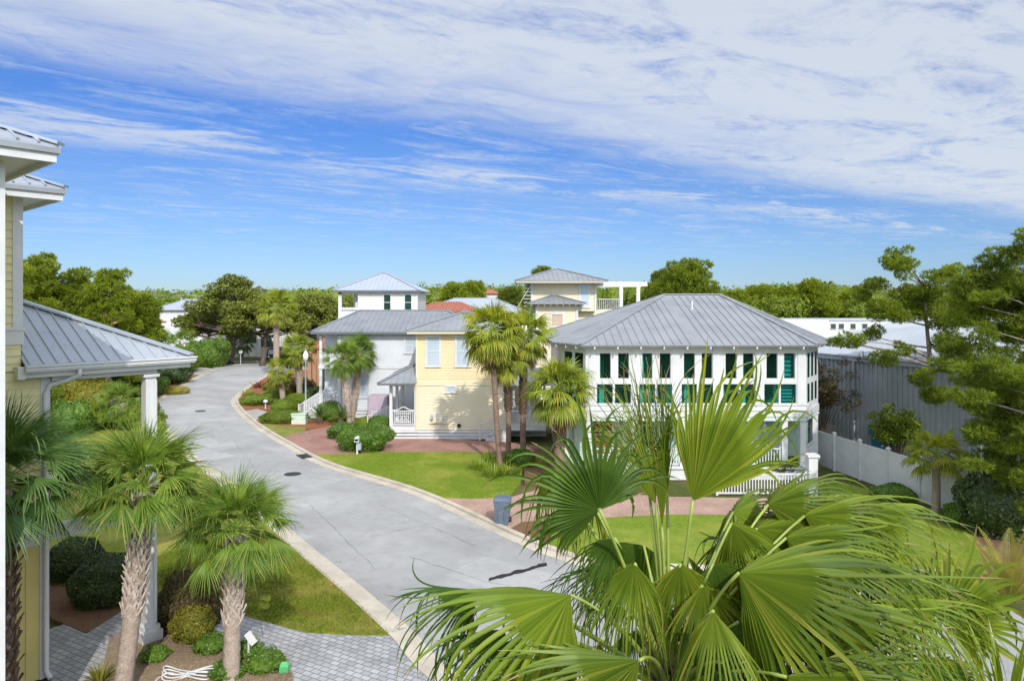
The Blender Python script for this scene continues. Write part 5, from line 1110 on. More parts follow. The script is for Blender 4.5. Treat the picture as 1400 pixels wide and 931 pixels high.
palm('cabbage_palm', 'leaning cabbage palm standing in front of the white porch post', (-8.55, 15.2, 0), (-8.15, 15.4, 4.45), .19, .165, fcrown(1.05), 'sabal', 322, boot=(.17, 1.75, 4.35, C(per=6, w=.055, hgt=.3, dz=.125, out=.1)))
palm('cabbage_palm', 'shaded cabbage palm in the corner against the yellow house', (-9.83, 13.4, 0), (-9.9, 13.5, 5.0), .15, .14, fcrown(1.2, n=46, e1=-30), 'sabal_shade', 323, boot=(.14, 1.0, 4.9, C(per=6, w=.06, hgt=.3, dz=.14, out=.13)), bootm='boot_dark')

# ---- the foreground palm: every leaf a part of its own
rng = np.random.default_rng(2024); PC = at(916, 930, 4.5); T = thing('washingtonia_palm', 'huge bright green fan palm filling the lower right foreground', 'palm tree', (PC.x + .02, 4.5, 0))
tr = MB(); pts = palm_trunk(tr, (PC.x + .02, 4.52, 0), PC - Z * .25, .17, .12, rng, 30); tr.build('trunk', M['palm_bark_brown'], T, smooth=True); b = MB(); boots(b, pts, .12, 4.6, 5.95, rng, per=6, w=.06, hgt=.3, dz=.13); b.build('leaf_bases', M['boot_dark'], T)
fb = MB(); r1 = np.random.default_rng(5)
for i in range(400): a = r1.random() * 6.283; z_ = r1.uniform(5.7, 6.25); p = Vector((PC.x + .1 * math.cos(a), 4.5 + .1 * math.sin(a), z_)); fb.bar(p, p + Vector((math.cos(a) * .05, math.sin(a) * .05, .12 + r1.random() * .15)), .006, .004)
fb.build('fibre', M['palm_bark_brown'], T)
def near_leaf(px, py, d, ax, nm, R, span=2.0, fused=.52, droop=.9, cup=.25, m='fan', n=54, bow=.25, bend=.12, ks=9, seed=0, pr=.0125):
    rg = np.random.default_rng(900 + seed); hub = at(px, py, d); c0 = PC + (hub - PC).normalized() * .09 - Z * .06; L = (hub - c0).length; mid = (c0 + hub) / 2 + Z * bow * L * .5; pm = MB(); pm.tube(bez(c0, mid, hub, 9), [pr * (1.9 - 1.1 * min(1, i / 6)) for i in range(9)], 6)
    fr_ = pm.build('frond', M['petiole'], T, smooth=True); lm = MB(); tp = MB(); fan_leaf(lm, hub, ax, nm, R, n, span, fused, droop, cup, .85, ks, rg, bend, .12, .28, 5, .2, 1.0, tp, 1.6, .55); lm.build('blade', M[m], fr_); tp.build('dry_tips', M['dead'], fr_)
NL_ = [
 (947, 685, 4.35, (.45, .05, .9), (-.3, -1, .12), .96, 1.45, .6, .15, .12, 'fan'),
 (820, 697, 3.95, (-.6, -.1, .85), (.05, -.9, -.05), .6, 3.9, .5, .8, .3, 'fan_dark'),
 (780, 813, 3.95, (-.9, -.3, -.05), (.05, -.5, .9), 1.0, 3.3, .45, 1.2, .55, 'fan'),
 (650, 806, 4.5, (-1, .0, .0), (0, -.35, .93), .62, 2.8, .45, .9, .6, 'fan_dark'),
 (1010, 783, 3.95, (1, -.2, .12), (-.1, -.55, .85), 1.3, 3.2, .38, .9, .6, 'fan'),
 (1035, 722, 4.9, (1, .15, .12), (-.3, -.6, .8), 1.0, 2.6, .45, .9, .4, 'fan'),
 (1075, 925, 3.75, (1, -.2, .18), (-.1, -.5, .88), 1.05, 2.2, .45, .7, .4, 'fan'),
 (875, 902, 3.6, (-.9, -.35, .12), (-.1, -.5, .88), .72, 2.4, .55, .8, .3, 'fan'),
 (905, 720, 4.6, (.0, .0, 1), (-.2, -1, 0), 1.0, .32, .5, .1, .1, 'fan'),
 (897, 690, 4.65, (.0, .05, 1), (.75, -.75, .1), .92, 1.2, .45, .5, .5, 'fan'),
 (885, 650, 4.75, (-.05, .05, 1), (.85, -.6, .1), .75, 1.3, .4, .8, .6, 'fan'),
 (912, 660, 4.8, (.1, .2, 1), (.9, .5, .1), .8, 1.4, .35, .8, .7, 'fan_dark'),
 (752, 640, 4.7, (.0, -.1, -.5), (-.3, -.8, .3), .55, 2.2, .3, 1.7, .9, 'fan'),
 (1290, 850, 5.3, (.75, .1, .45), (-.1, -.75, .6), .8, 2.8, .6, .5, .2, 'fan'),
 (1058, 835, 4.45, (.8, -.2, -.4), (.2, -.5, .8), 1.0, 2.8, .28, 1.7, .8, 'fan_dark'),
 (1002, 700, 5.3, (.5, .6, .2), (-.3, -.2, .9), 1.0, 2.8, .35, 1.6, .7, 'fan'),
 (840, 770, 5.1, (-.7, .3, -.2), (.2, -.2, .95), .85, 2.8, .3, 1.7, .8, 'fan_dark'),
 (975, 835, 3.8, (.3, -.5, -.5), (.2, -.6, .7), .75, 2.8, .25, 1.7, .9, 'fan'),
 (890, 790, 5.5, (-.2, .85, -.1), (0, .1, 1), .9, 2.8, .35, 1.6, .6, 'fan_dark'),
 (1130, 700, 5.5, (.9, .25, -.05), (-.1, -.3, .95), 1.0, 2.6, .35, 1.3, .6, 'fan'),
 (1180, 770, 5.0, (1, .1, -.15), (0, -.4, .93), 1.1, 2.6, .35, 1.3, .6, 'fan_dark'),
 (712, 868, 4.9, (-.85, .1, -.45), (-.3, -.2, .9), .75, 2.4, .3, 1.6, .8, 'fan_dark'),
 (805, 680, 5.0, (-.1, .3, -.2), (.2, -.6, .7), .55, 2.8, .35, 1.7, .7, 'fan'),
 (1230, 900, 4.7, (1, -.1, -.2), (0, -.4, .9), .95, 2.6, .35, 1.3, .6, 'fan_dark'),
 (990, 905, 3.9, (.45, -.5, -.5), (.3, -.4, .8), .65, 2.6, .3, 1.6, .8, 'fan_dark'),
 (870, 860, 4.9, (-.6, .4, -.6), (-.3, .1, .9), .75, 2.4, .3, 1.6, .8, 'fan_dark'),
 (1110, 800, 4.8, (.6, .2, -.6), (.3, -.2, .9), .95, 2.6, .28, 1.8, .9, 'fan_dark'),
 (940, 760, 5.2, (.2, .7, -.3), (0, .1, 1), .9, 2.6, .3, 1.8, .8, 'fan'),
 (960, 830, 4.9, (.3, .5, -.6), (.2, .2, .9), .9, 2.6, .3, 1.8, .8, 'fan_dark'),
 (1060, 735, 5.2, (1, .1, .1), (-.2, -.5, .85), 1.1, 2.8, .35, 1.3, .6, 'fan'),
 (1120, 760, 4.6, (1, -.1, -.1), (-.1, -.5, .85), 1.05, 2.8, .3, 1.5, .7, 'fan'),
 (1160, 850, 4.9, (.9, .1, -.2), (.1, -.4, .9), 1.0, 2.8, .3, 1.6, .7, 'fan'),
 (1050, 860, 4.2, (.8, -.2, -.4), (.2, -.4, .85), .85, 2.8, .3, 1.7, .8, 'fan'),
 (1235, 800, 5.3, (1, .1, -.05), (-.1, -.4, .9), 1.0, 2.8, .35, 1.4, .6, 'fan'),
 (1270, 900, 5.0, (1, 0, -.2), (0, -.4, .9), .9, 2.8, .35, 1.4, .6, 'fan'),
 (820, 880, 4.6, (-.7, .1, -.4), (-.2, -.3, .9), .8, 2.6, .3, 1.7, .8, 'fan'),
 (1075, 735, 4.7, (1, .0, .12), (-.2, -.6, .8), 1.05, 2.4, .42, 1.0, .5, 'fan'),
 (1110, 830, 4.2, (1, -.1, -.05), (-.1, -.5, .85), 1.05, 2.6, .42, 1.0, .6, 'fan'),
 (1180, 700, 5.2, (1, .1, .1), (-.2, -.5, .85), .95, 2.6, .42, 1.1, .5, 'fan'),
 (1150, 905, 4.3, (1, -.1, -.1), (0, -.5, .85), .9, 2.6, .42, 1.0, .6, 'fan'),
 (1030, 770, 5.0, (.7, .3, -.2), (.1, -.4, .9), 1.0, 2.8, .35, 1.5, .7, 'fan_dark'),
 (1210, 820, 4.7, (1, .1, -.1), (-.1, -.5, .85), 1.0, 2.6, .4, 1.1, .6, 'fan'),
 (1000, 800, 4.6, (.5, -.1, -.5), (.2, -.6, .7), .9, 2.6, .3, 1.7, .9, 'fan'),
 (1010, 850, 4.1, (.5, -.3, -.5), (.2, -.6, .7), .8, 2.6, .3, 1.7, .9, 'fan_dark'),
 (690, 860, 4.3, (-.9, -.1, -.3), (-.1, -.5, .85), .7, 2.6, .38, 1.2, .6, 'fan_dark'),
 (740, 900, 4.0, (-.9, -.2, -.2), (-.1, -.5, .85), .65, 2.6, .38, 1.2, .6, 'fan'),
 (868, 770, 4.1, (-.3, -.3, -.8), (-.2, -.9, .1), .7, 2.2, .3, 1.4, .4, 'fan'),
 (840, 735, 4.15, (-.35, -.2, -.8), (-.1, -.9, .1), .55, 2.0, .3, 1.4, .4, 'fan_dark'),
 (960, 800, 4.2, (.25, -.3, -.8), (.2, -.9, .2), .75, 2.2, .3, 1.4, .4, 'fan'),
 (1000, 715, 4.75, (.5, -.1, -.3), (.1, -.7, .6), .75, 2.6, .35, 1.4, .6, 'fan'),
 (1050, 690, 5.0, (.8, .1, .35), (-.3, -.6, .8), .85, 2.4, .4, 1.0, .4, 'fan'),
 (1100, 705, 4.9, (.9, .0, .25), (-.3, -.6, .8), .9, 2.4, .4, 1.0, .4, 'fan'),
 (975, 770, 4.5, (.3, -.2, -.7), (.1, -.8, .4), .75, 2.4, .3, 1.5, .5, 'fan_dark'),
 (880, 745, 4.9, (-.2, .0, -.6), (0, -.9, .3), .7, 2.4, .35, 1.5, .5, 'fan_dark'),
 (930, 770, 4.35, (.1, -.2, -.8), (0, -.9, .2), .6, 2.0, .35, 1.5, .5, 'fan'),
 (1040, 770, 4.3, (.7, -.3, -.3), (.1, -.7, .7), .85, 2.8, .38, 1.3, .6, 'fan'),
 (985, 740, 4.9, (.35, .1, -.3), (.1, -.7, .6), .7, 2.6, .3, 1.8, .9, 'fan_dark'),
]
for i, q in enumerate(NL_):
    px, py, d, ax, nm, R, span, fused, droop, cup, m = q
    if Vector(nm).normalized().z > .55: cup = min(1.2, cup + .5); droop *= 1.1
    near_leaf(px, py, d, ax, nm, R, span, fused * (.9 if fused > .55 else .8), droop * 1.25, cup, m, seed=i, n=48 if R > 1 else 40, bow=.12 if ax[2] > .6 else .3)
# spiky neighbour at the lower right corner and feathery palms
strap_plant('yucca', 'upright sword leaved plant at the lower right corner', at(1378, 990, 4.6), 34, .75, 'fan', 31, .55, .016, up=1.0, rad=.1)
T = thing('areca_palm', 'yellowing feathery palm beyond the foreground fronds at right', 'palm tree', (14.0, 19.6, 0)); l, s_ = MB(), MB(); rg = np.random.default_rng(33)
for i in range(16):
    a = i * 2.39996; el = math.radians(80 - 50 * i / 16); pinnate(l, s_, (14.0, 19.6, .1), (math.cos(a) * math.cos(el), math.sin(a) * math.cos(el), math.sin(el)), 2.2, 34, .42, rg, .8, .02)
l.build('fronds', M['areca'], T); s_.build('stems', M['petiole'], T)
# ---------------------------------------------------------------- shrubs and beds
def gm(px, py, rx, rz, ry=None): c = g(px, py); return c, (rx, ry or rx, rz)
def M_(name, label, px, base, rx, rz, n, size, m='boxwood', seed=1, **k):
    ry = k.pop('ry', None); c = g(px, base); c = Vector((c.x, c.y + (ry or rx) * .8, c.z)); return mound(name, label, c, (rx, ry or rx, rz), n, size, m, seed, **k)
M_('clipped_hedge', 'long low clipped hedge beside the red mulch and pale path', 384, 581, 1.75, .55, 7000, .05, seed=1, ry=.8)
M_('clipped_shrub', 'dome shaped shrub rising directly behind the long clipped hedge', 384, 566, 1.1, .62, 4500, .055, seed=2)
M_('clipped_shrub', 'dome shaped shrub between the lamp post and garden light', 401, 557, 1.15, .6, 4500, .055, seed=3)
M_('clipped_shrub', 'dome shaped shrub just behind the small garden light', 374, 551, 1.3, .75, 4500, .06, seed=4)
M_('clipped_shrub', 'low clipped mass at the island edge left of the garden light', 345, 556, 1.5, .5, 4500, .06, seed=5, lumps=3)
M_('clipped_shrub', 'rounded dark shrub behind the nearer sago palm', 449, 574, 1.05, .75, 4000, .06, 'shrub', 6)
M_('clipped_shrub', 'small round shrub at the foot of the twin cabbage palms', 459, 580, .6, .4, 2500, .05, 'boxwood', 7)
M_('clipped_shrub', 'dome shaped shrub beside the mauve covered spa', 497, 571, 1.1, .6, 3500, .06, 'boxwood', 8)
M_('shrub', 'glossy green hedge block directly behind the white mailbox', 492, 620, 1.5, .82, 9000, .055, 'shrub', 9, lumps=5, ry=.9)
M_('shrub', 'lower green hedge clump left of the mailbox hedge', 466, 602, 1.1, .55, 5500, .055, 'shrub', 10, lumps=3)
M_('shrub', 'taller green shrub at the foot of the yellow house stairs', 515, 600, .85, .8, 5000, .055, 'shrub', 11, lumps=3)
M_('shrub', 'lime tipped shrub behind the hedge clumps near the stairs', 497, 590, .8, .5, 3000, .05, 'shrub_lime', 12, lumps=2)
M_('shrub', 'olive shrub in the island bed beneath the fan palms', 378, 535, 1.4, .9, 4000, .08, 'shrub_yellow', 13, lumps=3)
M_('shrub', 'low olive shrub right of the fan palm trunks', 405, 540, 1.5, .9, 4000, .08, 'bronze', 14, lumps=3)
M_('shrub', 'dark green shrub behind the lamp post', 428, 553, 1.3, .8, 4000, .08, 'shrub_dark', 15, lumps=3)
strap_plant('cordyline', 'dark red spiky plant at the tip of the island bed', g(354, 531), 70, 1.0, 'shrub_red', 16, 1.2, .04, rad=.5)
strap_plant('flax_plant', 'green strappy plant beside the red spiky plant', g(340, 541), 70, .8, 'shrub_lime', 17, 1.3, .04, rad=.6)
sago('sago palm standing nearer the utility box', (*g(437, 580).xy, 0), 1.0, 18); sago('sago palm close to the twin cabbage palm trunks', (*g(466, 582).xy, 0), .95, 19)
# around the tall palms
for i, (px, py, lab) in enumerate(((660, 642, 'lime strappy clump at the lawn edge by the tall palms'), (676, 652, 'lime strappy clump nearest the kerb under the tall palms'), (672, 632, 'lime strappy clump at the foot of the smooth palm trunk'), (695, 650, 'green strappy clump between palm trunks and the bin'))):
    strap_plant('agapanthus', lab, g(px, py), 150, .75, 'shrub_lime' if i < 3 else 'fan', 50 + i, 1.3, .025, rad=.55)
strap_plant('bromeliad', 'orange striped bromeliad below the fan palm by the house corner', (1.5, 36.5, .06), 60, .6, 'areca', 58, 1.2, .035, rad=.3)
M_('shrub', 'low dark shrub hidden between the tall palm trunks', 712, 640, .8, .5, 2500, .06, 'shrub', 59, lumps=2)
# left background shrubs
M_('shrub', 'big glossy dark bush at the left side of the far bend', 277, 503, 2.6, 2.2, 7000, .13, 'shrub', 60, lumps=5)
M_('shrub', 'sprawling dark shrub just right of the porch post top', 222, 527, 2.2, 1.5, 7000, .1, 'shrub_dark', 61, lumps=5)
M_('shrub', 'green sprawling shrub below the pink tiled house', 232, 512, 2.6, 1.9, 6000, .12, 'wood_leaf', 62, lumps=5)
for i, (px, d, lab) in enumerate(((222, 84, 'pale cabbage palm clump left of the dark bush'), (246, 88, 'second pale cabbage palm clump next to the dark bush'))):
    x = (px - 700) / F * d; palm('cabbage_palm', lab, (x, d, 0), (x, d, 3.4), .3, .3, scrown(1.5, n=34, nseg=16), 'sabal', 330 + i)
M_('shrub', 'golden orange shrub behind the porch beam', 112, 566, 1.9, 1.5, 6000, .09, 'shrub_yellow', 63, lumps=5)
M_('shrub', 'olive green shrub beyond the low cabbage palm', 150, 548, 2.6, 1.7, 6000, .1, 'wood_leaf', 64, lumps=4)
M_('shrub', 'tall green shrub between the left wall and golden shrub', 78, 560, 2.4, 2.2, 6000, .1, 'wood_leaf', 65, lumps=4)
M_('shrub', 'deep green shrub right under the porch gutter', 182, 545, 2.0, 1.4, 5000, .1, 'shrub', 66, lumps=4)
for i, (px, py, rx, rz, m, lab) in enumerate(((96, 592, 1.3, 1.1, 'shrub_lime', 'lime green shrub at the far edge of the left lawn'), (128, 588, 1.2, .8, 'boxwood', 'mid green shrub beside the thin white post'), (182, 590, 1.3, 1.0, 'wood_leaf', 'leafy shrub just left of the white porch post'), (198, 600, .9, .6, 'shrub_lime', 'low lime shrub behind the white porch post'), (80, 600, 1.2, 1.3, 'shrub', 'deep green shrub against the downspout wall'))):
    M_('shrub', lab, px, py, rx, rz, 5000, .08, m, 160 + i, lumps=5, jit=.25)
M_('ornamental_grass', 'wispy tan grass at the edge of the mulch verge', 235, 540, 1.2, .4, 2500, .12, 'areca', 67, asp=.12, core=.5)
# near left beds
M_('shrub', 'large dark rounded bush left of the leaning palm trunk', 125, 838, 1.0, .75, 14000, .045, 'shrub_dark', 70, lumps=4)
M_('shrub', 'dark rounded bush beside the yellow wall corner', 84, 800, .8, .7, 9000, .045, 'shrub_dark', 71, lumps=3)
M_('shrub', 'bronze green bush right of the porch post', 244, 872, .85, .85, 11000, .045, 'bronze', 72, lumps=4)
M_('shrub', 'golden green bush in front of the bronze bush', 252, 884, .55, .5, 5000, .04, 'shrub_yellow', 73, lumps=3)
for i, (px, py, r_, lab) in enumerate(((283, 898, .36, 'small green shrub left of the front cabbage palm trunk'), (334, 905, .34, 'small green shrub behind the white sign'), (354, 927, .42, 'small green shrub beside green utility marker box'), (205, 910, .3, 'small dark shrub at the foot of the porch post plinth'), (305, 934, .35, 'small shrub at the base of front cabbage palm'))):
    M_('shrub', lab, px, py, r_, r_ * .62, 2600, .035, 'shrub', 80 + i, lumps=3, jit=.25)
strap_plant('bromeliad', 'yellow and green bromeliad at the bottom left under the leaning palm', g(138, 934), 40, .5, 'shrub_yellow', 88, 1.1, .03, rad=.12)
# right side
def bare_shrub(label, c, h, r, n, m, seed, sz=.08, name='crape_myrtle'):
    rg = np.random.default_rng(seed); T = thing(name, label, 'shrub', c); tr = MB(); bl = []
    for i in range(n):
        a = rg.random() * 6.283; e = Vector((c[0] + math.cos(a) * r * rg.random(), c[1] + math.sin(a) * r * rg.random() * .7, c[2] + h * (.55 + .45 * rg.random()))); tr.tube(bez(c, Vector(c).lerp(e, .4) + Z * h * .15, e, 5), [.03, .022, .016, .01, .005], 4); bl += [((e.x, e.y, e.z), (.35, .35, .3)), (tuple(Vector(c).lerp(e, .75) + Z * h * .08), (.4, .4, .35))]
    tr.build('stems', M['bark'], T); cr = MB(); leaf_cloud(cr, bl, 5500, sz, rg, .4, .2, .2); cr.build('crown', M[m], T)
bare_shrub('thin bronze leaved crape myrtle between glazed house and warehouse', (17.4, 39.2, 0), 5.6, 2.4, 40, 'bronze', 91)
bare_shrub('green shrub growing behind the white fence beside the warehouse wall', (20.3, 36.5, 0), 3.0, 1.5, 30, 'wood_leaf', 92, .09, 'shrub')
M_('shrub', 'dark glossy rounded bush below the dense pine at right edge', 1402, 745, 1.5, 1.4, 9000, .08, 'shrub_dark', 93, lumps=5)
M_('shrub', 'low dark ground shrub at the fence foot right of small palm', 1345, 728, 1.0, .4, 4000, .07, 'shrub', 94, lumps=4)
M_('shrub', 'low ground shrub at the fence foot left of small palm', 1235, 690, .9, .35, 3000, .06, 'shrub', 95, lumps=3)
M_('shrub', 'clipped green hedge in front of the glazed house porch', 1075, 655, 2.0, .55, 6000, .055, 'boxwood', 96, ry=.8, lumps=2)
M_('shrub', 'clipped green hedge left of the glazed house door', 830, 655, 1.6, .5, 5000, .055, 'boxwood', 97, ry=.7, lumps=2)
q = MB(); c = at(1222, 612, 37.4); q.slab([(c.x - .9, c.y - .6, 2.1), (c.x + .6, c.y - .6, 2.2), (c.x + .7, c.y + 1.2, 1.7), (c.x - .8, c.y + 1.2, 1.6)], .25); q.box(c.x - .7, c.x + .5, c.y - .4, c.y + 1, 0, 1.6); tag(q.build('covered_stack', M['teal_tarp'], loc=(c.x, c.y, 0)), 'blue tarpaulin covered stack behind the white fence', 'tarp')

# ---------------------------------------------------------------- street furniture and small things
def ball(mb, c, r, n=14):
    mb.lathe(c, [(r * math.cos(a), r * math.sin(a)) for a in np.linspace(-1.5, 1.5, 9)], n)
c = g(418, 556); L = thing('street_lamp', 'tall grey green street lamp with white acorn globe in front of white house', 'street lamp', c)
q = MB(); q.lathe(c, [(.19, 0), (.19, .12), (.12, .3), (.09, .5), (.075, .6), (.06, 3.6), (.075, 3.62), (.05, 3.7), (.12, 3.78), (.14, 3.82)], 14); q.build('pole', M['lamp_pole'], L, smooth=True); q = MB(); q.lathe(c, [(.13, 3.83), (.2, 4.0), (.24, 4.2), (.2, 4.42), (.1, 4.58), (.03, 4.7)], 16); q.build('globe', M['lamp_globe'], L, smooth=True); q = MB(); q.lathe(c, [(.03, 4.7), (.045, 4.76), (.012, 4.86)], 8); q.build('finial', M['lamp_pole'], L)
def globe_post(c, h, r, label, name='path_light'):
    L = thing(name, label, 'garden light', c); q = MB(); q.lathe(c, [(.06, 0), (.05, .1), (.04, h)], 10); q.build('post', M['white'], L); q = MB(); ball(q, Vector(c) + Z * (h + r * .8), r); q.build('globe', M['lamp_globe'], L, smooth=True)
globe_post(g(329, 498), 1.5, .28, 'white globe lamp on a post at the far bend'); 
c = g(363, 560); L = thing('path_light', 'small white mushroom garden light beside the pale path', 'garden light', c); q = MB(); q.lathe(c, [(.05, 0), (.04, .6)], 8); q.build('post', M['white'], L); q = MB(); q.lathe(c, [(.2, .6), (.19, .68), (.12, .78), (.02, .83)], 14); q.build('lamp_shade', M['white'], L, smooth=True)
c = g(488.5, 622); L = thing('mailbox', 'white post mailbox with hanging newspaper box before the green hedge', 'mailbox', c); q = MB(); q.box(c.x - .05, c.x + .05, c.y - .05, c.y + .05, 0, .78); q.build('post', M['white'], L)
q = MB(); q.box(c.x - .13, c.x + .13, c.y - .25, c.y + .2, .78, .95); q.tube([(c.x, c.y - .25, .95), (c.x, c.y + .2, .95)], .13, 14); q.build('box', M['white'], L); q = MB(); q.box(c.x + .07, c.x + .24, c.y - .2, c.y + .15, .32, .7); q.build('newspaper_box', M['metal_pale'], L)
c = g(408, 581); q = MB(); q.box(c.x - .5, c.x + .5, c.y, c.y + .7, 0, .72); q.box(c.x - .54, c.x + .54, c.y - .04, c.y + .74, .72, .8); tag(q.build('utility_box', M['pale_sage'], loc=c), 'pale green utility cabinet between hedge and sago palm', 'utility box')
c = g(389, 921); q = MB(); q.prism([(c.x - .1, c.y - .08), (c.x + .1, c.y - .08), (c.x + .1, c.y + .12), (c.x - .1, c.y + .12)], 0, .2); q.add([(c.x - .11, c.y - .09, .2), (c.x + .11, c.y - .09, .2), (c.x + .11, c.y + .13, .2), (c.x - .11, c.y + .13, .2), (c.x - .06, c.y + .0, .29), (c.x + .06, c.y + .0, .29)], [(0, 1, 5, 4), (1, 2, 5), (2, 3, 4, 5), (3, 0, 4), (3, 2, 1, 0)]); tag(q.build('marker_box', M['green_plastic'], loc=c), 'bright green plastic utility marker box beside the grey pavers', 'utility box')
c = g(340, 905); L = thing('yard_sign', 'small white slanted yard sign beside the paver drive', 'sign', c); q = MB(); q.box(c.x - .02, c.x + .02, c.y - .02, c.y + .02, 0, .62); q.build('post', M['white'], L); q = MB(); q.obox(c + Vector((.05, 0, .58)), Vector((.09, 0, -.13)), Vector((.06, .02, .05)), Vector((0, .012, 0))); q.build('panel', M['white'], L)
# coiled hose
rg = np.random.default_rng(4); c = g(258, 926); q = MB()
for k in range(3):
    pts = [(c.x + .55 * math.sin(t + k * .4) * (1 + .1 * k), c.y + .16 * math.sin(2 * t + .5 * k) + .1 * k - .1, .09 + .03 * math.sin(3 * t + k) + .02 * k) for t in np.linspace(0, 6.283, 40)]
    q.tube(pts, .016, 6)
q.tube([(c.x - .5, c.y, .1), (c.x - .62, c.y - .15, .08), (c.x - .63, c.y - .5, .07)], .016, 6); tag(q.build('garden_hose', M['white'], loc=c), 'white garden hose looped in a figure eight on the mulch', 'hose')
# wheeled bin
c = g(687, 721); B = thing('wheeled_bin', 'blue grey wheeled rubbish bin standing on the brick driveway at the kerb', 'bin', c); f2 = Fr(c.x, c.y + .35, -.12)
def frus(mb, a0, b0, a1, b1, z0, z1, f): mb.add([f.p(x * a0, y * b0, z0) for x, y in ((-1, -1), (1, -1), (1, 1), (-1, 1))] + [f.p(x * a1, y * b1, z1) for x, y in ((-1, -1), (1, -1), (1, 1), (-1, 1))], [(3, 2, 1, 0), (4, 5, 6, 7), (0, 1, 5, 4), (1, 2, 6, 5), (2, 3, 7, 6), (3, 0, 4, 7)])
q = MB(); frus(q, .23, .25, .31, .36, .04, .98, f2)
for s_ in (-.12, .12): q.box(s_ - .02, s_ + .02, -.345, -.28, .25, .8, f2)
q.build('body', M['bin_blue'], B); q = MB(); frus(q, .335, .385, .33, .38, .98, 1.03, f2); frus(q, .32, .37, .2, .25, 1.03, 1.1, f2); l_ = q.build('lid', M['bin_blue'], B); q = MB(); q.tube([f2.p(-.25, .42, 1.0), f2.p(.25, .42, 1.0)], .02, 8); q.build('handle', M['bin_blue'], l_)
for s_ in (-1, 1): q = MB(); q.tube([f2.p(s_ * .25, .28, .12), f2.p(s_ * .31, .28, .12)], .12, 16); q.build('wheel', M['black'], B)
# covered spa
c = at(517, 556, 49.5); q = MB()
def rbox(mb, x0, x1, y0, y1, z0, z1, b=.08): mb.prism([(x0 + b, y0), (x1 - b, y0), (x1, y0 + b), (x1, y1 - b), (x1 - b, y1), (x0 + b, y1), (x0, y1 - b), (x0, y0 + b)], z0, z1 - b); mb.prism([(x0 + b, y0 + b * .5), (x1 - b, y0 + b * .5), (x1 - b * .5, y0 + b), (x1 - b * .5, y1 - b), (x1 - b, y1 - b * .5), (x0 + b, y1 - b * .5), (x0 + b * .5, y1 - b), (x0 + b * .5, y0 + b)], z1 - b, z1)
rbox(q, c.x - .75, c.x + .72, 49.4, 50.9, .55, 2.0); q.box(c.x - .8, c.x + .8, 49.35, 51, 0, .55); tag(q.build('covered_spa', M['mauve'], loc=(c.x, 50.1, 0)), 'mauve fabric covered spa beside the white house wall', 'spa')
# posts near left
for px, py, h, lab in ((108, 585, 1.6, 'thick white bollard post seen past the house corner'), (133, 586, .8, 'short thin white post left of the shaggy cabbage palm')):
    c = g(px, py); q = MB(); w_ = .16 if h > 1 else .08; q.box(c.x - w_, c.x + w_, c.y - w_, c.y + w_, 0, h); q.lathe((c.x, c.y, h), [(w_ * 1.5, 0), (w_ * 1.3, .06), (.01, .14)], 4); tag(q.build('marker_post', M['white'], loc=c), lab, 'post')
# dark vehicle
c = at(374, 478, 101); c.z = 0; V = thing('parked_car', 'dark van parked below the leaning oak at the far bend', 'van', c); q = MB()
prof = [(-1.0, .35), (1.0, .35), (1.05, 1.1), (.9, 1.95), (.7, 2.1), (-.7, 2.1), (-.9, 1.95), (-1.05, 1.1)]
q.add([(c.x + a, c.y, b) for a, b in prof] + [(c.x + a, c.y + 4.6, b) for a, b in prof], [tuple(range(8)), tuple(range(8, 16))[::-1]] + [(i, i + 8, (i + 1) % 8 + 8, (i + 1) % 8) for i in range(8)]); q.build('body', M['black'], V)
q = MB(); q.slab([(c.x - .8, c.y - .03, 1.25), (c.x + .8, c.y - .03, 1.25), (c.x + .72, c.y - .02, 1.9), (c.x - .72, c.y - .02, 1.9)], .02); q.build('windscreen', M['pale_glass'], V)
for s_ in (-.85, .85):
    q = MB(); q.tube([(c.x + s_ - .12, c.y + .8, .35), (c.x + s_ + .12, c.y + .8, .35)], .35, 12); q.build('wheel', M['black'], V); q = MB(); q.box(c.x + s_ * .85 - .15, c.x + s_ * .85 + .15, c.y - .04, c.y + .02, .8, 1.0); q.build('headlight', M['lamp_globe'], V)
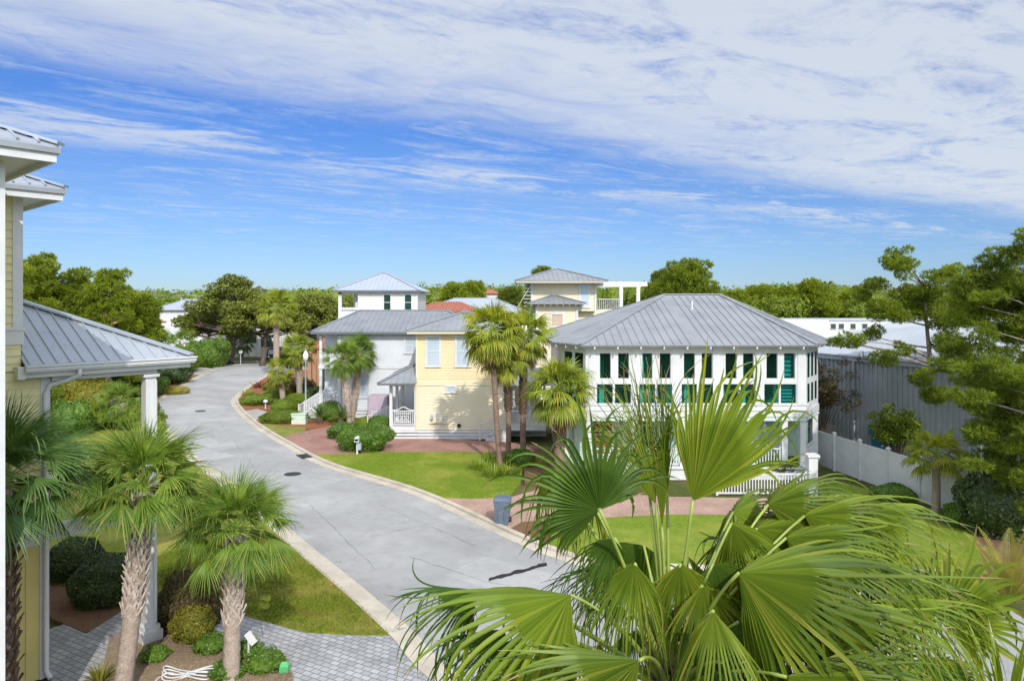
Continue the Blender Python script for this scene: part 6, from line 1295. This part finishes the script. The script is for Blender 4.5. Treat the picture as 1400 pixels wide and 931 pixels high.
# power poles and wires
PT = []
for i, (px, d, lab) in enumerate(((201, 150, 'leftmost wooden power pole before the far woods'), (213, 160, 'middle wooden power pole before the far woods'), (247, 170, 'rightmost power pole above the pale blue roof'))):
    x = (px - 700) / F * d; P_ = thing('power_pole', lab, 'power pole', (x, d, 0), 'power poles by the far woods'); q = MB(); q.tube([(x, d, 0), (x, d, 11.4)], [.16, .11], 8); q.build('pole', M['pole_wood'], P_); q = MB(); q.box(x - 1.2, x + 1.2, d - .08, d + .08, 10.6, 10.75); q.build('crossarm', M['pole_wood'], P_)
    q = MB(); q.lathe((x + .3, d - .3, 9.2), [(.2, 0), (.22, .7), (.1, .8)], 8); q.build('transformer', M['metal_pale'], P_); PT.append(Vector((x, d, 10.8)))
q = MB(); PT = [Vector((-130, 148, 10.8))] + PT + [Vector((-60, 182, 10.8))]
for a, b in zip(PT, PT[1:]):
    for o in (-1.1, 0, 1.1, .2): z_ = -1.4 if o == .2 else 0; q.tube([a.lerp(b, t) + Vector((o, 0, z_ - 2.4 * t * (1 - t))) for t in np.linspace(0, 1, 8)], .022, 4, False)
tag(q.build('power_line', M['metal_roof_light']), 'thin power lines strung between the wooden poles', 'power line')

# loose pine straw on the front bed
rng = np.random.default_rng(77); P = []
while len(P) < 9000:
    px, py = rng.uniform(190, 400), rng.uniform(850, 990); q = g(px, py)
    if py > 866 + max(0, (px - 290)) * .4: P.append((q.x, q.y, .066))
P = np.array(P); k = len(P); a = rng.random(k) * 6.283; d = np.stack([np.cos(a), np.sin(a), rng.normal(0, .18, k)], 1) * (.04 + .07 * rng.random(k))[:, None]; w = np.stack([-np.sin(a), np.cos(a), np.zeros(k)], 1) * .005; P[:, 2] += rng.random(k) * .02
q = MB(); q.arr(np.stack([P - d, P + w, P + d, P - w], 1).reshape(-1, 3), np.arange(k * 4).reshape(-1, 4)); tag(q.build('pine_straw', M['straw']), 'loose dry pine straw scattered over the front bed', 'pine straw', kind='stuff')

# leaf litter blown along both gutters
rng = np.random.default_rng(78); P = []
for line, o0, sgn in ((L1, .05, 1), (R1, -.1, -1)):
    pts = [p for p in line if p.y < 60]
    for p, q in zip(pts, pts[1:]):
        nrm = Vector((-(q - p).y, (q - p).x, 0)).normalized()
        for k in range(int((q - p).length * 16)):
            c = p.lerp(q, rng.random()) + nrm * (o0 - sgn * abs(rng.normal(0, .35))); P.append((c.x, c.y, .022 if sgn < 0 and rng.random() < .3 else .008))
P = np.array(P); k = len(P); a = rng.random(k) * 6.283; l = (.015 + .035 * rng.random(k) ** 2)[:, None]; d = np.stack([np.cos(a), np.sin(a), rng.normal(0, .2, k)], 1) * l; w = np.stack([-np.sin(a), np.cos(a), np.zeros(k)], 1) * l * .4; P[:, 2] += .01 + .02 * rng.random(k)
q = MB(); q.arr(np.stack([P - d, P + w, P + d, P - w], 1).reshape(-1, 3), np.arange(k * 4).reshape(-1, 4)); tag(q.build('leaf_litter', M['straw']), 'small dry leaves blown along the street gutters', 'leaf litter', kind='stuff')
